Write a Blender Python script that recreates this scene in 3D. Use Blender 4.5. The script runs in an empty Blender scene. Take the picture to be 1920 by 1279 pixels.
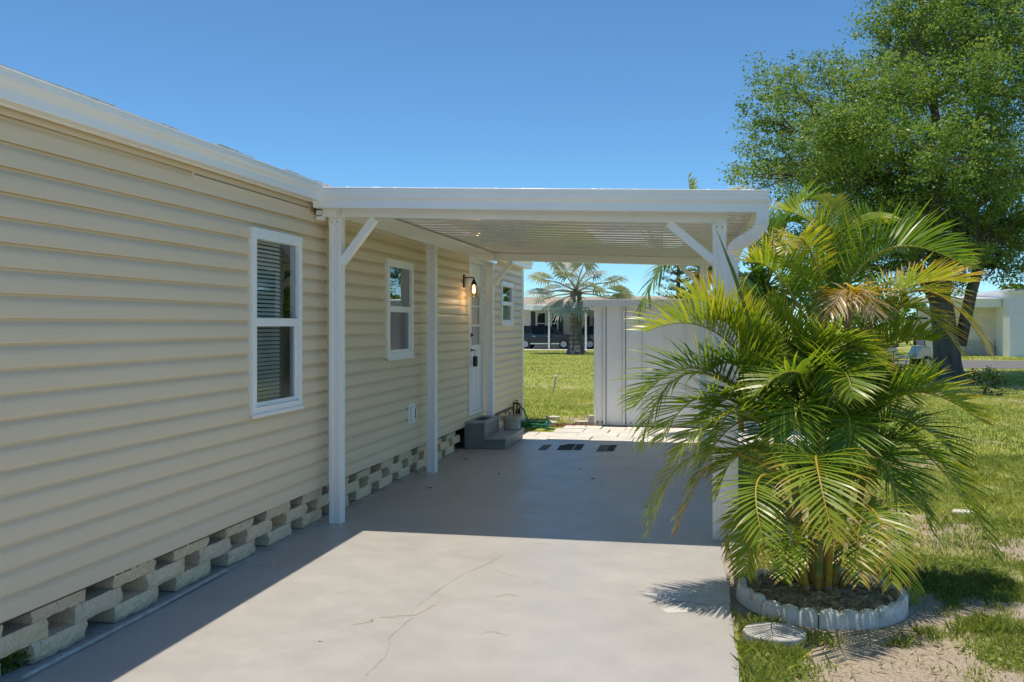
import bpy, bmesh, math, random
import numpy as np
from mathutils import Vector, Matrix
random.seed(7); rng = np.random.default_rng(11)
scene = bpy.context.scene
COL = scene.collection
R = math.radians

# ------------------------------------------------------------------ camera model (used to lay things out in metres)
F, CX, HY, H = 1800.0, 960.0, 610.0, 1.6
A = math.atan(362 / 1800.0); CA, SA = math.cos(A), math.sin(A)

def at(px, py, d):
    """world point seen at photo pixel (px,py) at depth d metres"""
    u = (px - CX) / F * d
    return Vector((u * CA - d * SA, u * SA + d * CA, H - (py - HY) / F * d))

def gr(px, py, z=0.0):
    d = F * (H - z) / (py - HY)
    p = at(px, py, d); p.z = z
    return p

def flat(px, d, z=0.0):
    p = at(px, HY, d); p.z = z
    return p

# ------------------------------------------------------------------ materials
def nmat(name):
    m = bpy.data.materials.new(name); m.use_nodes = True
    nt = m.node_tree; nt.nodes.clear()
    out = nt.nodes.new('ShaderNodeOutputMaterial')
    b = nt.nodes.new('ShaderNodeBsdfPrincipled')
    nt.links.new(b.outputs[0], out.inputs[0])
    return m, nt, b, out

def noise(nt, scale, detail=4, rough=.55, coord='Object', stretch=None):
    tc = nt.nodes.new('ShaderNodeTexCoord')
    n = nt.nodes.new('ShaderNodeTexNoise')
    n.inputs['Scale'].default_value = scale; n.inputs['Detail'].default_value = detail
    n.inputs['Roughness'].default_value = rough
    if stretch:
        mp = nt.nodes.new('ShaderNodeMapping'); mp.inputs['Scale'].default_value = stretch
        nt.links.new(tc.outputs[coord], mp.inputs[0]); nt.links.new(mp.outputs[0], n.inputs[0])
    else:
        nt.links.new(tc.outputs[coord], n.inputs[0])
    return n

def ramp(nt, src, stops):
    r = nt.nodes.new('ShaderNodeValToRGB')
    while len(r.color_ramp.elements) < len(stops): r.color_ramp.elements.new(.5)
    for e, (p, c) in zip(r.color_ramp.elements, stops):
        e.position = p; e.color = (*c, 1) if len(c) == 3 else c
    nt.links.new(src, r.inputs[0])
    return r

def mixc(nt, fac, a, b, mode='MIX'):
    m = nt.nodes.new('ShaderNodeMix'); m.data_type = 'RGBA'; m.blend_type = mode
    if isinstance(fac, float): m.inputs[0].default_value = fac
    else: nt.links.new(fac, m.inputs[0])
    for i, v in ((6, a), (7, b)):
        if isinstance(v, tuple): m.inputs[i].default_value = (*v, 1)
        else: nt.links.new(v, m.inputs[i])
    return m.outputs[2]

def bump(nt, b, src, strength=.2, dist=.01):
    n = nt.nodes.new('ShaderNodeBump'); n.inputs['Strength'].default_value = strength
    n.inputs['Distance'].default_value = dist
    nt.links.new(src, n.inputs['Height']); nt.links.new(n.outputs[0], b.inputs['Normal'])

def simple(name, c, rough=.5, var=.12, scale=3.0, bs=0, bscale=60, metal=0, stretch=None, spec=.5, coat=0):
    m, nt, b, _ = nmat(name)
    n = noise(nt, scale, 5, .6, stretch=stretch)
    lo = tuple(v * (1 - var) for v in c); hi = tuple(min(1, v * (1 + var)) for v in c)
    r = ramp(nt, n.outputs[0], [(.3, lo), (.7, hi)])
    nt.links.new(r.outputs[0], b.inputs['Base Color'])
    b.inputs['Roughness'].default_value = rough; b.inputs['Metallic'].default_value = metal
    b.inputs['Specular IOR Level'].default_value = spec
    b.inputs['Coat Weight'].default_value = coat
    if bs:
        n2 = noise(nt, bscale, 3)
        bump(nt, b, n2.outputs[0], bs, .01)
    return m

def leafmat(name, stops, rough=.4, trans=.35, spec=.4):
    m, nt, b, out = nmat(name)
    a = nt.nodes.new('ShaderNodeAttribute'); a.attribute_name = 'tint'
    r = ramp(nt, a.outputs['Fac'], stops)
    nt.links.new(r.outputs[0], b.inputs['Base Color'])
    b.inputs['Roughness'].default_value = rough; b.inputs['Specular IOR Level'].default_value = spec
    t = nt.nodes.new('ShaderNodeBsdfTranslucent')
    g = mixc(nt, 1.0, r.outputs[0], (1.5, 1.45, .8), 'MULTIPLY')
    nt.links.new(g, t.inputs[0])
    mx = nt.nodes.new('ShaderNodeMixShader'); mx.inputs[0].default_value = trans
    nt.links.new(b.outputs[0], mx.inputs[1]); nt.links.new(t.outputs[0], mx.inputs[2])
    nt.links.new(mx.outputs[0], out.inputs[0])
    return m

def glassmat(name, tint=(.9, .93, .93), base=.06, rough=.0):
    """thin pane: fresnel mirror over a clear tinted sheet"""
    m, nt, b, out = nmat(name); nt.nodes.remove(b)
    g = nt.nodes.new('ShaderNodeBsdfGlossy'); g.inputs['Roughness'].default_value = rough
    n = noise(nt, 2.2, 2); bp = nt.nodes.new('ShaderNodeBump'); bp.inputs['Strength'].default_value = .05
    bp.inputs['Distance'].default_value = .02
    nt.links.new(n.outputs[0], bp.inputs['Height']); nt.links.new(bp.outputs[0], g.inputs['Normal'])
    t = nt.nodes.new('ShaderNodeBsdfTransparent'); t.inputs[0].default_value = (*tint, 1)
    lw = nt.nodes.new('ShaderNodeLayerWeight'); lw.inputs[0].default_value = .5
    fr = nt.nodes.new('ShaderNodeMath'); fr.operation = 'POWER'; fr.inputs[1].default_value = 4.0
    nt.links.new(lw.outputs['Facing'], fr.inputs[0])
    ad = nt.nodes.new('ShaderNodeMath'); ad.operation = 'MULTIPLY_ADD'; ad.use_clamp = True
    ad.inputs[1].default_value = .95; ad.inputs[2].default_value = base + .03
    nt.links.new(fr.outputs[0], ad.inputs[0])
    mx = nt.nodes.new('ShaderNodeMixShader')
    nt.links.new(ad.outputs[0], mx.inputs[0]); nt.links.new(t.outputs[0], mx.inputs[1]); nt.links.new(g.outputs[0], mx.inputs[2])
    nt.links.new(mx.outputs[0], out.inputs[0])
    return m

M = {}
def emit(name, c, s):
    m, nt, b, out = nmat(name)
    b.inputs['Base Color'].default_value = (*c, 1)
    b.inputs['Emission Color'].default_value = (*c, 1); b.inputs['Emission Strength'].default_value = s
    return m

M['siding'] = simple('beige vinyl siding', (.76, .615, .435), .42, .06, .9, .03, 90, stretch=(1, .25, 1), spec=.35)
M['vwhite'] = simple('white vinyl', (.86, .86, .85), .35, .03, 4)
M['alu'] = simple('white painted aluminium', (.89, .89, .88), .28, .04, 2.0, coat=.15)
M['post'] = simple('white painted post', (.89, .89, .88), .4, .05, 5, stretch=(1, 1, .2))
M['pan'] = simple('glossy white roof pan', (.89, .87, .84), .06, .04, 1.2, spec=1, coat=1)
M['shingle'] = simple('pale weathered shingle', (.64, .61, .55), .9, .3, 22, .6, 70)
M['dark'] = simple('dark void', (.02, .02, .02), .9, .1)
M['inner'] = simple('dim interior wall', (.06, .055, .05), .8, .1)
M['blind'] = simple('grey window blind', (.80, .80, .76), .5, .05)
M['glass'] = glassmat('window glass', base=.0)
M['glassref'] = glassmat('reflecting window glass', (.5, .52, .52), .22)
M['screen'] = None
M['black'] = simple('black metal', (.015, .015, .016), .35, .1)
M['bronze'] = simple('dark bronze', (.06, .045, .035), .35, .2)
M['doorwhite'] = simple('white painted door', (.82, .83, .84), .35, .03)
M['steppaint'] = simple('grey painted wood', (.19, .205, .205), .5, .15, 6, .1, 40)
M['steptop'] = simple('worn grey painted tread', (.30, .31, .30), .5, .2, 9, .1, 40)
M['grit'] = simple('charcoal grip tape', (.028, .028, .032), .85, .3, 40, .3, 300)
M['gritworn'] = simple('worn grip tape', (.12, .115, .115), .8, .35, 25, .2, 200)
M['pot'] = simple('beige cast stone', (.43, .39, .31), .8, .2, 12, .3, 60)
M['hose'] = simple('green rubber hose', (.02, .16, .085), .35, .2, 10)
M['shed'] = simple('white painted shed board', (.88, .88, .88), .5, .05, 1.6, .05, 30, stretch=(1, 1, .3))
M['rust'] = simple('rusty brown', (.10, .06, .035), .8, .4, 30)
M['mulch'] = simple('red bark mulch', (.22, .095, .055), .9, .4, 40)
M['stone'] = simple('pale stepping stone', (.62, .58, .50), .85, .15, 9, .3, 50)
M['bark'] = simple('grey oak bark', (.115, .10, .085), .95, .45, 5, .9, 14, stretch=(1, 1, .25))
M['palmbark'] = simple('ringed palm trunk', (.13, .12, .11), .9, .3, 4, .6, 20, stretch=(.4, .4, 3))
M['stake'] = simple('weathered wood stake', (.45, .40, .33), .8, .25, 20)
M['tyre'] = simple('tyre rubber', (.02, .02, .02), .8, .2)
M['rim'] = simple('silver alloy', (.35, .36, .38), .4, .05, metal=.5)
M['carblue'] = simple('navy car paint', (.008, .016, .038), .3, .05, coat=.3)
M['carblack'] = simple('black car paint', (.01, .011, .014), .2, .05, coat=1)
M['carglass'] = simple('dark car glass', (.012, .016, .02), .3, .05, spec=.15)
M['chrome'] = simple('bright trim', (.7, .7, .7), .2, .02, metal=.9)
M['redlens'] = simple('red lens', (.35, .01, .01), .2, .05)
M['lens'] = simple('clear lens', (.6, .62, .65), .15, .05)
M['nwall'] = simple('neighbour cream wall', (.68, .64, .58), .7, .05)
M['nwhite'] = simple('neighbour white paint', (.80, .80, .80), .5, .03)
M['nroof'] = simple('tan shingle roof', (.40, .33, .25), .9, .2, 6)
M['shutter'] = simple('charcoal shutter', (.03, .035, .045), .6, .1)
M['cart'] = simple('cream cart body', (.55, .53, .48), .3, .05, coat=.5)
M['seatvinyl'] = simple('dark seat vinyl', (.05, .045, .04), .5, .1)
M['stump'] = simple('dark rotten wood', (.05, .038, .03), .95, .4, 8, .6, 30)
M['curb'] = simple('grey concrete curb', (.46, .44, .41), .9, .25, 12, .4, 60)
M['soil'] = simple('dry planter soil', (.46, .39, .30), .95, .3, 18, .6, 60)
M['battenshade'] = simple('painted batten shade line', (.22, .22, .23), .8, .1)  # dark tone for the shade lines painted beside the shed battens
M['whitepatch'] = simple('pale paint patch', (.57, .56, .54), .6, .12, 9)
M['grit_sand'] = simple('grey sand', (.4, .36, .3), .9, .2)

# split-face concrete block: aggregate speckle
m, nt, b, _ = nmat('split face concrete block')
n1 = noise(nt, 55, 6, .7); n2 = noise(nt, 6, 4)
oi = nt.nodes.new('ShaderNodeObjectInfo')
c = ramp(nt, n1.outputs[0], [(.28, (.42, .35, .25)), (.42, (.82, .66, .46)), (.62, (.95, .79, .60))])
c2 = ramp(nt, n2.outputs[0], [(.3, (.88, .86, .82)), (.7, (1, 1, 1))])
c3 = ramp(nt, oi.outputs['Random'], [(0, (.90, .89, .87)), (.5, (1, .98, .94)), (1, (1.0, .95, .84))])
x = mixc(nt, 1.0, c.outputs[0], c2.outputs[0], 'MULTIPLY'); x = mixc(nt, 1.0, x, c3.outputs[0], 'MULTIPLY')
nt.links.new(x, b.inputs['Base Color']); b.inputs['Roughness'].default_value = .9
bump(nt, b, n1.outputs[0], .7, .012); M['block'] = m

# white-washed scalloped edging
m, nt, b, _ = nmat('whitewashed concrete edging')
n1 = noise(nt, 14, 6, .7); n2 = noise(nt, 120, 3)
c = ramp(nt, n1.outputs[0], [(.30, (.30, .275, .235)), (.40, (.58, .555, .50)), (.60, (.74, .72, .68))])
nt.links.new(c.outputs[0], b.inputs['Base Color']); b.inputs['Roughness'].default_value = .85
bump(nt, b, n2.outputs[0], .4, .006); M['edging'] = m

# driveway: painted concrete with mottling, scuffs and tan stains
m, nt, b, _ = nmat('painted concrete slab')
n1 = noise(nt, 1.1, 6, .62); n2 = noise(nt, 4, 7, .72); n3 = noise(nt, 1.7, 3, .5); n4 = noise(nt, 160, 2)
base = ramp(nt, n1.outputs[0], [(.28, (.425, .412, .390)), (.5, (.465, .450, .428)), (.72, (.50, .483, .458))])
fin = ramp(nt, n2.outputs[0], [(.30, (.93, .93, .935)), (.6, (1, 1, 1)), (.78, (1.04, 1.04, 1.04))])
x = mixc(nt, 1.0, base.outputs[0], fin.outputs[0], 'MULTIPLY')
st = ramp(nt, n3.outputs[0], [(.72, (0, 0, 0)), (.80, (.35, .35, .35))])
x = mixc(nt, st.outputs[0], x, (.36, .27, .16))
scn = noise(nt, 3.1, 7, .75)
sc = ramp(nt, scn.outputs[0], [(.66, (0, 0, 0)), (.76, (.35, .35, .35))])
x = mixc(nt, sc.outputs[0], x, (.60, .585, .56))
sp = ramp(nt, n4.outputs[0], [(.28, (.84, .84, .84)), (.5, (1.0, 1.0, 1.0)), (.72, (1.06, 1.06, 1.06))])
x = mixc(nt, 1.0, x, sp.outputs[0], 'MULTIPLY')
nt.links.new(x, b.inputs['Base Color'])
rr = ramp(nt, n2.outputs[0], [(.3, (.30,) * 3), (.7, (.5,) * 3)]); nt.links.new(rr.outputs[0], b.inputs['Roughness'])
b.inputs['Specular IOR Level'].default_value = .7
bump(nt, b, n2.outputs[0], .03, .01); M['slab'] = m

M['paver'] = simple('white paver', (.66, .64, .60), .8, .14, 3.5, .15, 60)
M['crack'] = simple('crack in concrete', (.375, .36, .335), .95, .15)
M['tanstain'] = simple('tan leaf stain', (.45, .405, .33), .7, .12, 30)
M['asphalt'] = simple('grey asphalt', (.16, .155, .15), .9, .12, 1.5, .2, 80)

# lawn ground: sand and thatch, mixed by the vertex mask 'grass' plus fine noise
m, nt, b, _ = nmat('sandy lawn ground')
a = nt.nodes.new('ShaderNodeAttribute'); a.attribute_name = 'grass'
n1 = noise(nt, 9, 6, .7); n2 = noise(nt, 70, 4, .7); n3 = noise(nt, .6, 4)
sand = ramp(nt, n2.outputs[0], [(.3, (.25, .195, .135)), (.52, (.42, .355, .27)), (.75, (.58, .52, .43))])
thatch = ramp(nt, n1.outputs[0], [(.25, (.18, .215, .045)), (.5, (.31, .345, .08)), (.75, (.44, .43, .15))])
big = ramp(nt, n3.outputs[0], [(.3, (.85, .95, .8)), (.7, (1.15, 1.08, .95))])
th = mixc(nt, 1.0, thatch.outputs[0], big.outputs[0], 'MULTIPLY')
ad = nt.nodes.new('ShaderNodeMath'); ad.operation = 'ADD'
sb = nt.nodes.new('ShaderNodeMath'); sb.operation = 'MULTIPLY_ADD'; sb.inputs[1].default_value = .9; sb.inputs[2].default_value = -.45
nt.links.new(n1.outputs[0], sb.inputs[0]); nt.links.new(a.outputs['Fac'], ad.inputs[0]); nt.links.new(sb.outputs[0], ad.inputs[1])
fr = ramp(nt, ad.outputs[0], [(.40, (0, 0, 0)), (.66, (1, 1, 1))])
x = mixc(nt, fr.outputs[0], sand.outputs[0], th)
nt.links.new(x, b.inputs['Base Color']); b.inputs['Roughness'].default_value = .95
b.inputs['Specular IOR Level'].default_value = .15
bump(nt, b, n2.outputs[0], .6, .02); M['ground'] = m

M['grass'] = leafmat('grass blades', [(0, (.14, .21, .05)), (.45, (.32, .385, .105)), (.75, (.50, .50, .20)), (1, (.64, .57, .36))], .55, .45, .25)
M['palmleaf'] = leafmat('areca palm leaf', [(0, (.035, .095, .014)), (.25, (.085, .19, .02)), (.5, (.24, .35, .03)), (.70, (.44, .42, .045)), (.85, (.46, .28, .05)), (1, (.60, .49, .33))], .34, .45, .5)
M['palmstem'] = leafmat('palm stem', [(0, (.07, .12, .02)), (.4, (.20, .25, .06)), (.6, (.42, .33, .04)), (.85, (.40, .20, .035)), (1, (.30, .27, .22))], .4, .0, .4)
M['oakleaf'] = leafmat('oak leaf', [(0, (.075, .145, .038)), (.5, (.165, .27, .066)), (1, (.33, .41, .125))], .42, .5, .4)
M['fanleaf'] = leafmat('silver fan palm leaf', [(0, (.22, .26, .23)), (.5, (.40, .43, .40)), (1, (.60, .58, .50))], .5, .25, .3)
M['conifer'] = leafmat('blue green conifer', [(0, (.06, .10, .07)), (.5, (.14, .19, .13)), (1, (.30, .32, .22))], .5, .2, .3)
M['shrubleaf'] = leafmat('dark shrub leaf', [(0, (.018, .045, .012)), (.5, (.04, .09, .02)), (1, (.10, .15, .03))], .4, .3, .4)

# ------------------------------------------------------------------ object helpers
def props(o, label=None, cat=None, group=None, kind=None):
    if label: o['label'] = label
    if cat: o['category'] = cat
    if group: o['group'] = group
    if kind: o['kind'] = kind
    return o

def thing(name, label, cat, loc=(0, 0, 0), group=None, rz=0):
    o = bpy.data.objects.new(name, None); COL.objects.link(o)
    o.location = loc; o.rotation_euler.z = rz; o.empty_display_size = .1
    return props(o, label, cat, group)

class MB:
    def __init__(s): s.v = []; s.f = []
    def add(s, vs, fs):
        k = len(s.v); s.v += [tuple(v) for v in vs]; s.f += [tuple(i + k for i in f) for f in fs]; return s
    def box(s, lo, hi, M4=None):
        (x0, y0, z0), (x1, y1, z1) = lo, hi
        vs = [Vector(p) for p in ((x0,y0,z0),(x1,y0,z0),(x1,y1,z0),(x0,y1,z0),(x0,y0,z1),(x1,y0,z1),(x1,y1,z1),(x0,y1,z1))]
        if M4: vs = [M4 @ v for v in vs]
        return s.add(vs, [(0,3,2,1),(4,5,6,7),(0,1,5,4),(1,2,6,5),(2,3,7,6),(3,0,4,7)])
    def bar(s, p, q, w, h, up=(0, 0, 1)):
        p, q = Vector(p), Vector(q); t = (q - p).normalized(); u = Vector(up)
        a = t.cross(u).normalized(); b_ = a.cross(t)
        vs = [e + a * sx * w / 2 + b_ * sy * h / 2 for e in (p, q) for sx, sy in ((-1,-1),(1,-1),(1,1),(-1,1))]
        return s.add(vs, [(0,1,2,3),(7,6,5,4),(0,4,5,1),(1,5,6,2),(2,6,7,3),(3,7,4,0)])
    def tube(s, pts, rs, n=8, cap=True):
        pts = [Vector(p) for p in pts]
        if not hasattr(rs, '__len__'): rs = [rs] * len(pts)
        k = len(s.v); vs = []; a = None
        for i, p in enumerate(pts):
            t = (pts[min(i + 1, len(pts) - 1)] - pts[max(i - 1, 0)]).normalized()
            if a is None:
                a = t.orthogonal().normalized()
            a = (a - t * a.dot(t)).normalized(); c = t.cross(a)
            for j in range(n):
                th = 2 * math.pi * j / n
                vs.append(p + (a * math.cos(th) + c * math.sin(th)) * rs[i])
        fs = [(i*n+j, i*n+(j+1)%n, (i+1)*n+(j+1)%n, (i+1)*n+j) for i in range(len(pts)-1) for j in range(n)]
        if cap: fs += [tuple(range(n))[::-1], tuple((len(pts)-1)*n + j for j in range(n))]
        return s.add(vs, fs)
    def lathe(s, prof, c=(0, 0, 0), n=24, axis='z'):
        c = Vector(c); vs = []
        for r, z in prof:
            for j in range(n):
                th = 2 * math.pi * j / n
                if axis == 'z': vs.append(c + Vector((r * math.cos(th), r * math.sin(th), z)))
                elif axis == 'y': vs.append(c + Vector((r * math.cos(th), z, r * math.sin(th))))
                else: vs.append(c + Vector((z, r * math.cos(th), r * math.sin(th))))
        m_ = len(prof)
        fs = [(i*n+j, i*n+(j+1)%n, (i+1)*n+(j+1)%n, (i+1)*n+j) for i in range(m_-1) for j in range(n)]
        fs += [tuple(range(n))[::-1], tuple((m_-1)*n + j for j in range(n))]
        return s.add(vs, fs)
    def prism(s, poly, axis, a, b_):
        """closed polygon of (p,q) extruded along axis from a to b"""
        def P(p, q, t): return {'x': (t, p, q), 'y': (p, t, q), 'z': (p, q, t)}[axis]
        n = len(poly)
        vs = [P(p, q, a) for p, q in poly] + [P(p, q, b_) for p, q in poly]
        return s.add(vs, [tuple(range(n))[::-1], tuple(range(n, 2*n))] + [(i, (i+1)%n, n+(i+1)%n, n+i) for i in range(n)])
    def build(s, name, mat, parent=None, smooth=False, bevel=0, loc=None, fix=True):
        me = bpy.data.meshes.new(name); me.from_pydata(s.v, [], s.f)
        if fix:
            bm = bmesh.new(); bm.from_mesh(me); bmesh.ops.recalc_face_normals(bm, faces=bm.faces); bm.to_mesh(me); bm.free()
        me.materials.append(M[mat] if isinstance(mat, str) else mat)
        o = bpy.data.objects.new(name, me); COL.objects.link(o)
        if parent: o.parent = parent
        if loc is not None: o.location = loc
        if smooth:
            me.polygons.foreach_set('use_smooth', [True] * len(me.polygons))
            if smooth != 'all':
                try: me.set_sharp_from_angle(angle=R(40))
                except Exception: pass
        if bevel:
            bv = o.modifiers.new('bevel', 'BEVEL'); bv.width = bevel; bv.segments = 2; bv.limit_method = 'ANGLE'
        return o

def np_mesh(name, V, Fq, mat, parent=None, tint=None, attr='tint', smooth=False):
    me = bpy.data.meshes.new(name); V = np.asarray(V, dtype=np.float32); Fq = np.asarray(Fq, dtype=np.int32)
    k = Fq.shape[1]; nf = Fq.shape[0]
    me.vertices.add(len(V)); me.vertices.foreach_set('co', V.ravel())
    me.loops.add(nf * k); me.loops.foreach_set('vertex_index', Fq.ravel())
    me.polygons.add(nf); me.polygons.foreach_set('loop_start', np.arange(0, nf * k, k, dtype=np.int32))
    if smooth: me.polygons.foreach_set('use_smooth', np.ones(nf, dtype=bool))
    if tint is not None:
        at_ = me.attributes.new(attr, 'FLOAT', 'POINT'); at_.data.foreach_set('value', np.asarray(tint, dtype=np.float32))
    me.update(calc_edges=True); me.validate()
    me.materials.append(M[mat])
    o = bpy.data.objects.new(name, me); COL.objects.link(o)
    if parent: o.parent = parent
    return o

def unit(v): return v / (np.linalg.norm(v, axis=-1, keepdims=True) + 1e-9)

def leaf_cloud(name, pos, size, mat, parent, tint, aspect=.5, up=.6):
    """small folded diamond leaves at pos"""
    n = len(pos); nrm = rng.normal(size=(n, 3)); nrm[:, 2] = np.abs(nrm[:, 2]) + up; nrm = unit(nrm)
    t = rng.normal(size=(n, 3)); t = unit(t - nrm * np.sum(t * nrm, 1, keepdims=True)); s = np.cross(nrm, t)
    L = size[:, None]; W = L * aspect
    V = np.stack([pos - t * L * .5, pos + s * W * .5 + nrm * W * .18, pos + t * L * .5, pos - s * W * .5 + nrm * W * .18], 1).reshape(-1, 3)
    Fq = np.arange(4 * n).reshape(n, 4)
    return np_mesh(name, V, Fq, mat, parent, np.repeat(tint, 4))

def vnoise(x, y, seed=0):
    """cheap value noise on arrays"""
    r = np.random.default_rng(seed); T = r.random((64, 64))
    xi = np.floor(x).astype(int); yi = np.floor(y).astype(int); fx = x - xi; fy = y - yi
    fx = fx*fx*(3-2*fx); fy = fy*fy*(3-2*fy)
    g = lambda i, j: T[i % 64, j % 64]
    return (g(xi, yi)*(1-fx)+g(xi+1, yi)*fx)*(1-fy) + (g(xi, yi+1)*(1-fx)+g(xi+1, yi+1)*fx)*fy

def fbm(x, y, seed=0, o=4):
    s = 0; a = .5; t = 0
    for k in range(o):
        s = s + a * vnoise(x * 2**k + 13.7*k, y * 2**k + 7.3*k, seed + k); t += a; a *= .55
    return s / t

def copy_thing(o, loc=None, parent=None):
    c = o.copy(); COL.objects.link(c)
    if parent: c.parent = parent
    if loc is not None: c.location = loc
    for ch in o.children: copy_thing(ch, None, c)
    return c
SUN_E, SKY_S, EXPO = 2.15, .084, 1.03
# ================================================================== GROUND
XS = np.concatenate([[-500,-250,-120,-60,-35,-22,-14,-9,-6,-4.5], np.arange(-3.5, 9.01, .1), np.arange(9.5, 20, .5), np.arange(21, 40, 2), [45,55,70,100,150,250,500]])
YS = np.concatenate([[-120,-40,-15,-6,-2,0,1.5], np.arange(2.5, 18.01, .1), np.arange(18.4, 36, .4), np.arange(37, 70, 1.5), [75,85,100,130,180,260,400,700]])

def grass_mask(x, y):
    n = fbm(x * .75 + 3, y * .75, 5, 4); n2 = fbm(x * .16, y * .16, 9, 3)
    g = .55 + (n - .5) * 1.6 + (n2 - .5) * .5
    d = np.hypot(x, y)
    g = g + np.clip((d - 7) / 10, 0, 1) * .32
    def dip(cx, cy, rx, ry, k): return k * np.exp(-((x - cx) / rx) ** 2 - ((y - cy) / ry) ** 2)
    g = g - dip(.95, 4.75, .42, .35, .75) - dip(1.5, 5.9, .45, .28, .55) - dip(2.3, 7.3, .3, .5, .25) - dip(1.75, 5.0, .3, .3, .3)
    g = g - dip(-2.1, 16.6, .9, 1.0, .8) - dip(.5, 14.0, 1.0, 1.5, .4) - dip(.7, 5.9, .55, .55, .9) - dip(7.2, 30.8, 1.6, 1.6, .6)
    g = g + dip(.32, 4.9, .12, .6, .35) + dip(2.0, 6.4, .3, .3, .3)
    return np.clip(g, 0, 1)

gx, gy = np.meshgrid(XS, YS)
gz = -.035 + np.where((gx > -4) & (gx < 12) & (gy < 25), (fbm(gx * 1.3, gy * 1.3, 21) - .5) * .05, 0)
ny, nx = gx.shape
idx = np.arange(nx * ny).reshape(ny, nx)
Fq = np.stack([idx[:-1, :-1], idx[:-1, 1:], idx[1:, 1:], idx[1:, :-1]], -1).reshape(-1, 4)
ground = np_mesh('lawn', np.stack([gx, gy, gz], -1).reshape(-1, 3), Fq, 'ground', None, grass_mask(gx, gy).ravel(), 'grass', True)
props(ground, kind='structure')

def ground_z(x, y): return -.035 + (fbm(np.asarray(x, float) * 1.3, np.asarray(y, float) * 1.3, 21) - .5) * .05

# driveway slab with a slightly wavering lawn edge
EDGE = .150
mb = MB(); pts = [(-3.02, -4)] + [(EDGE + .006 * math.sin(y * 3.1) + .004 * math.sin(y * 11), y) for y in np.arange(-4, 13.26, .15)] + [(EDGE, 13.26), (-3.02, 13.26)]
mb.prism(pts, 'z', -.12, 0)
props(mb.build('driveway', 'slab', bevel=.006), kind='structure')
# bed of old concrete under the block skirting
mb = MB(); mb.box((-3.35, 1.5, -.12), (-3.024, 16.4, -.006)); props(mb.build('footing', 'curb'), kind='structure')
# hairline crack: a narrow irregular ribbon following the photo
def ribbon(pts, w, jit, z, n=6):
    out = []
    for a, b_ in zip(pts[:-1], pts[1:]):
        for k in range(n):
            t = k / n; out.append(a.lerp(b_, t) + Vector((random.uniform(-1, 1), random.uniform(-1, 1), 0)) * jit)
    out.append(pts[-1]); vs = []; fs = []
    for i, p in enumerate(out):
        t = (out[min(i + 1, len(out) - 1)] - out[max(i - 1, 0)]).normalized(); s = Vector((-t.y, t.x, 0))
        ww = w * random.uniform(.35, 1.2) * (1 if 2 < i < len(out) - 3 else .4)
        vs += [(p + s * ww / 2).to_tuple()[:2] + (z,), (p - s * ww / 2).to_tuple()[:2] + (z,)]
    fs = [(2*i, 2*i+1, 2*i+3, 2*i+2) for i in range(len(out) - 1)]
    return vs, fs
mb = MB(); mb.add(*ribbon([gr(x, y) for x, y in ((675,1279),(703,1252),(728,1222),(731,1195),(770,1160),(775,1142),(800,1124),(835,1098),(872,1075),(912,1059),(960,1030))], .0034, .006, .0022))
mb.add(*ribbon([gr(x, y) for x, y in ((910,1063),(960,1080),(1010,1092),(1060,1106))], .003, .01, .0022))
mb.add(*ribbon([gr(x, y) for x, y in ((905,893),(985,893),(1060,899),(1100,912))], .004, .012, .0022))
props(mb.build('driveway_crack', 'crack', fix=False), kind='structure')
mb = MB()
for pl, w in ((((660,1172),(690,1166),(702,1160)), .022), (((715,1158),(745,1156),(780,1153),(803,1140),(820,1128)), .018), (((925,1120),(950,1114),(970,1118)), .010),
              (((1000,1021),(1020,1019),(1040,1022)), .010), (((900,1190),(925,1184),(952,1192)), .009), (((590,1202),(604,1203)), .014)):
    mb.add(*ribbon([gr(x, y) for x, y in pl], w, .012, .0018, 7))
props(mb.build('driveway_stain', 'tanstain', fix=False), kind='structure')

mb = MB()
for poly in (((1205,1112),(1222,1104),(1262,1101),(1300,1107),(1345,1104),(1368,1112),(1370,1130),(1330,1136),(1290,1128),(1240,1127),(1222,1119)), ((1238,1142),(1262,1136),(1300,1140),(1290,1149),(1250,1150))):
    P = [gr(x, y) for x, y in poly]; mb.add([(p.x, p.y, .0017) for p in P], [tuple(range(len(P)))])
mb.add(*ribbon([gr(x, y) for x, y in ((463,1063),(480,1062),(508,1056),(530,1048))], .03, .02, .0019))
mb.add(*ribbon([gr(x, y) for x, y in ((470,1088),(500,1072),(528,1056))], .014, .01, .0019))
props(mb.build('paint_patch', 'whitepatch', fix=False), kind='structure')
# white pavers between slab and shed
mb = MB(); y = 13.285
for row in range(4):
    h_ = (.5, .52, .5, .46)[row]; x = -2.62 - random.uniform(0, .3) + (.0 if row < 2 else .55)
    while x < 1.6:
        w = random.choice((.38, .45, .6, .6)); dz = random.uniform(-.006, .006)
        M4 = Matrix.Translation((x, y, 0)) @ Matrix.Rotation(random.uniform(-.012, .012), 4, 'Z')
        mb.box((0, 0, -.06), (w - .014, h_ - .016, -.004 + dz), M4); x += w
    y += h_
props(mb.build('paver_path', 'paver', bevel=.006), kind='structure')
mb = MB(); mb.add([(2.5,39,-.027),(120,39,-.027),(120,48,-.027),(2.5,48,-.027)], [(0,1,2,3)]); props(mb.build('road', 'asphalt'), kind='structure')
mb = MB(); mb.add([(-40,62.2,-.027),(2,62.2,-.027),(2,72,-.027),(-40,72,-.027)], [(0,1,2,3)]); props(mb.build('carport_floor', 'paver'), kind='structure')

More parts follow.
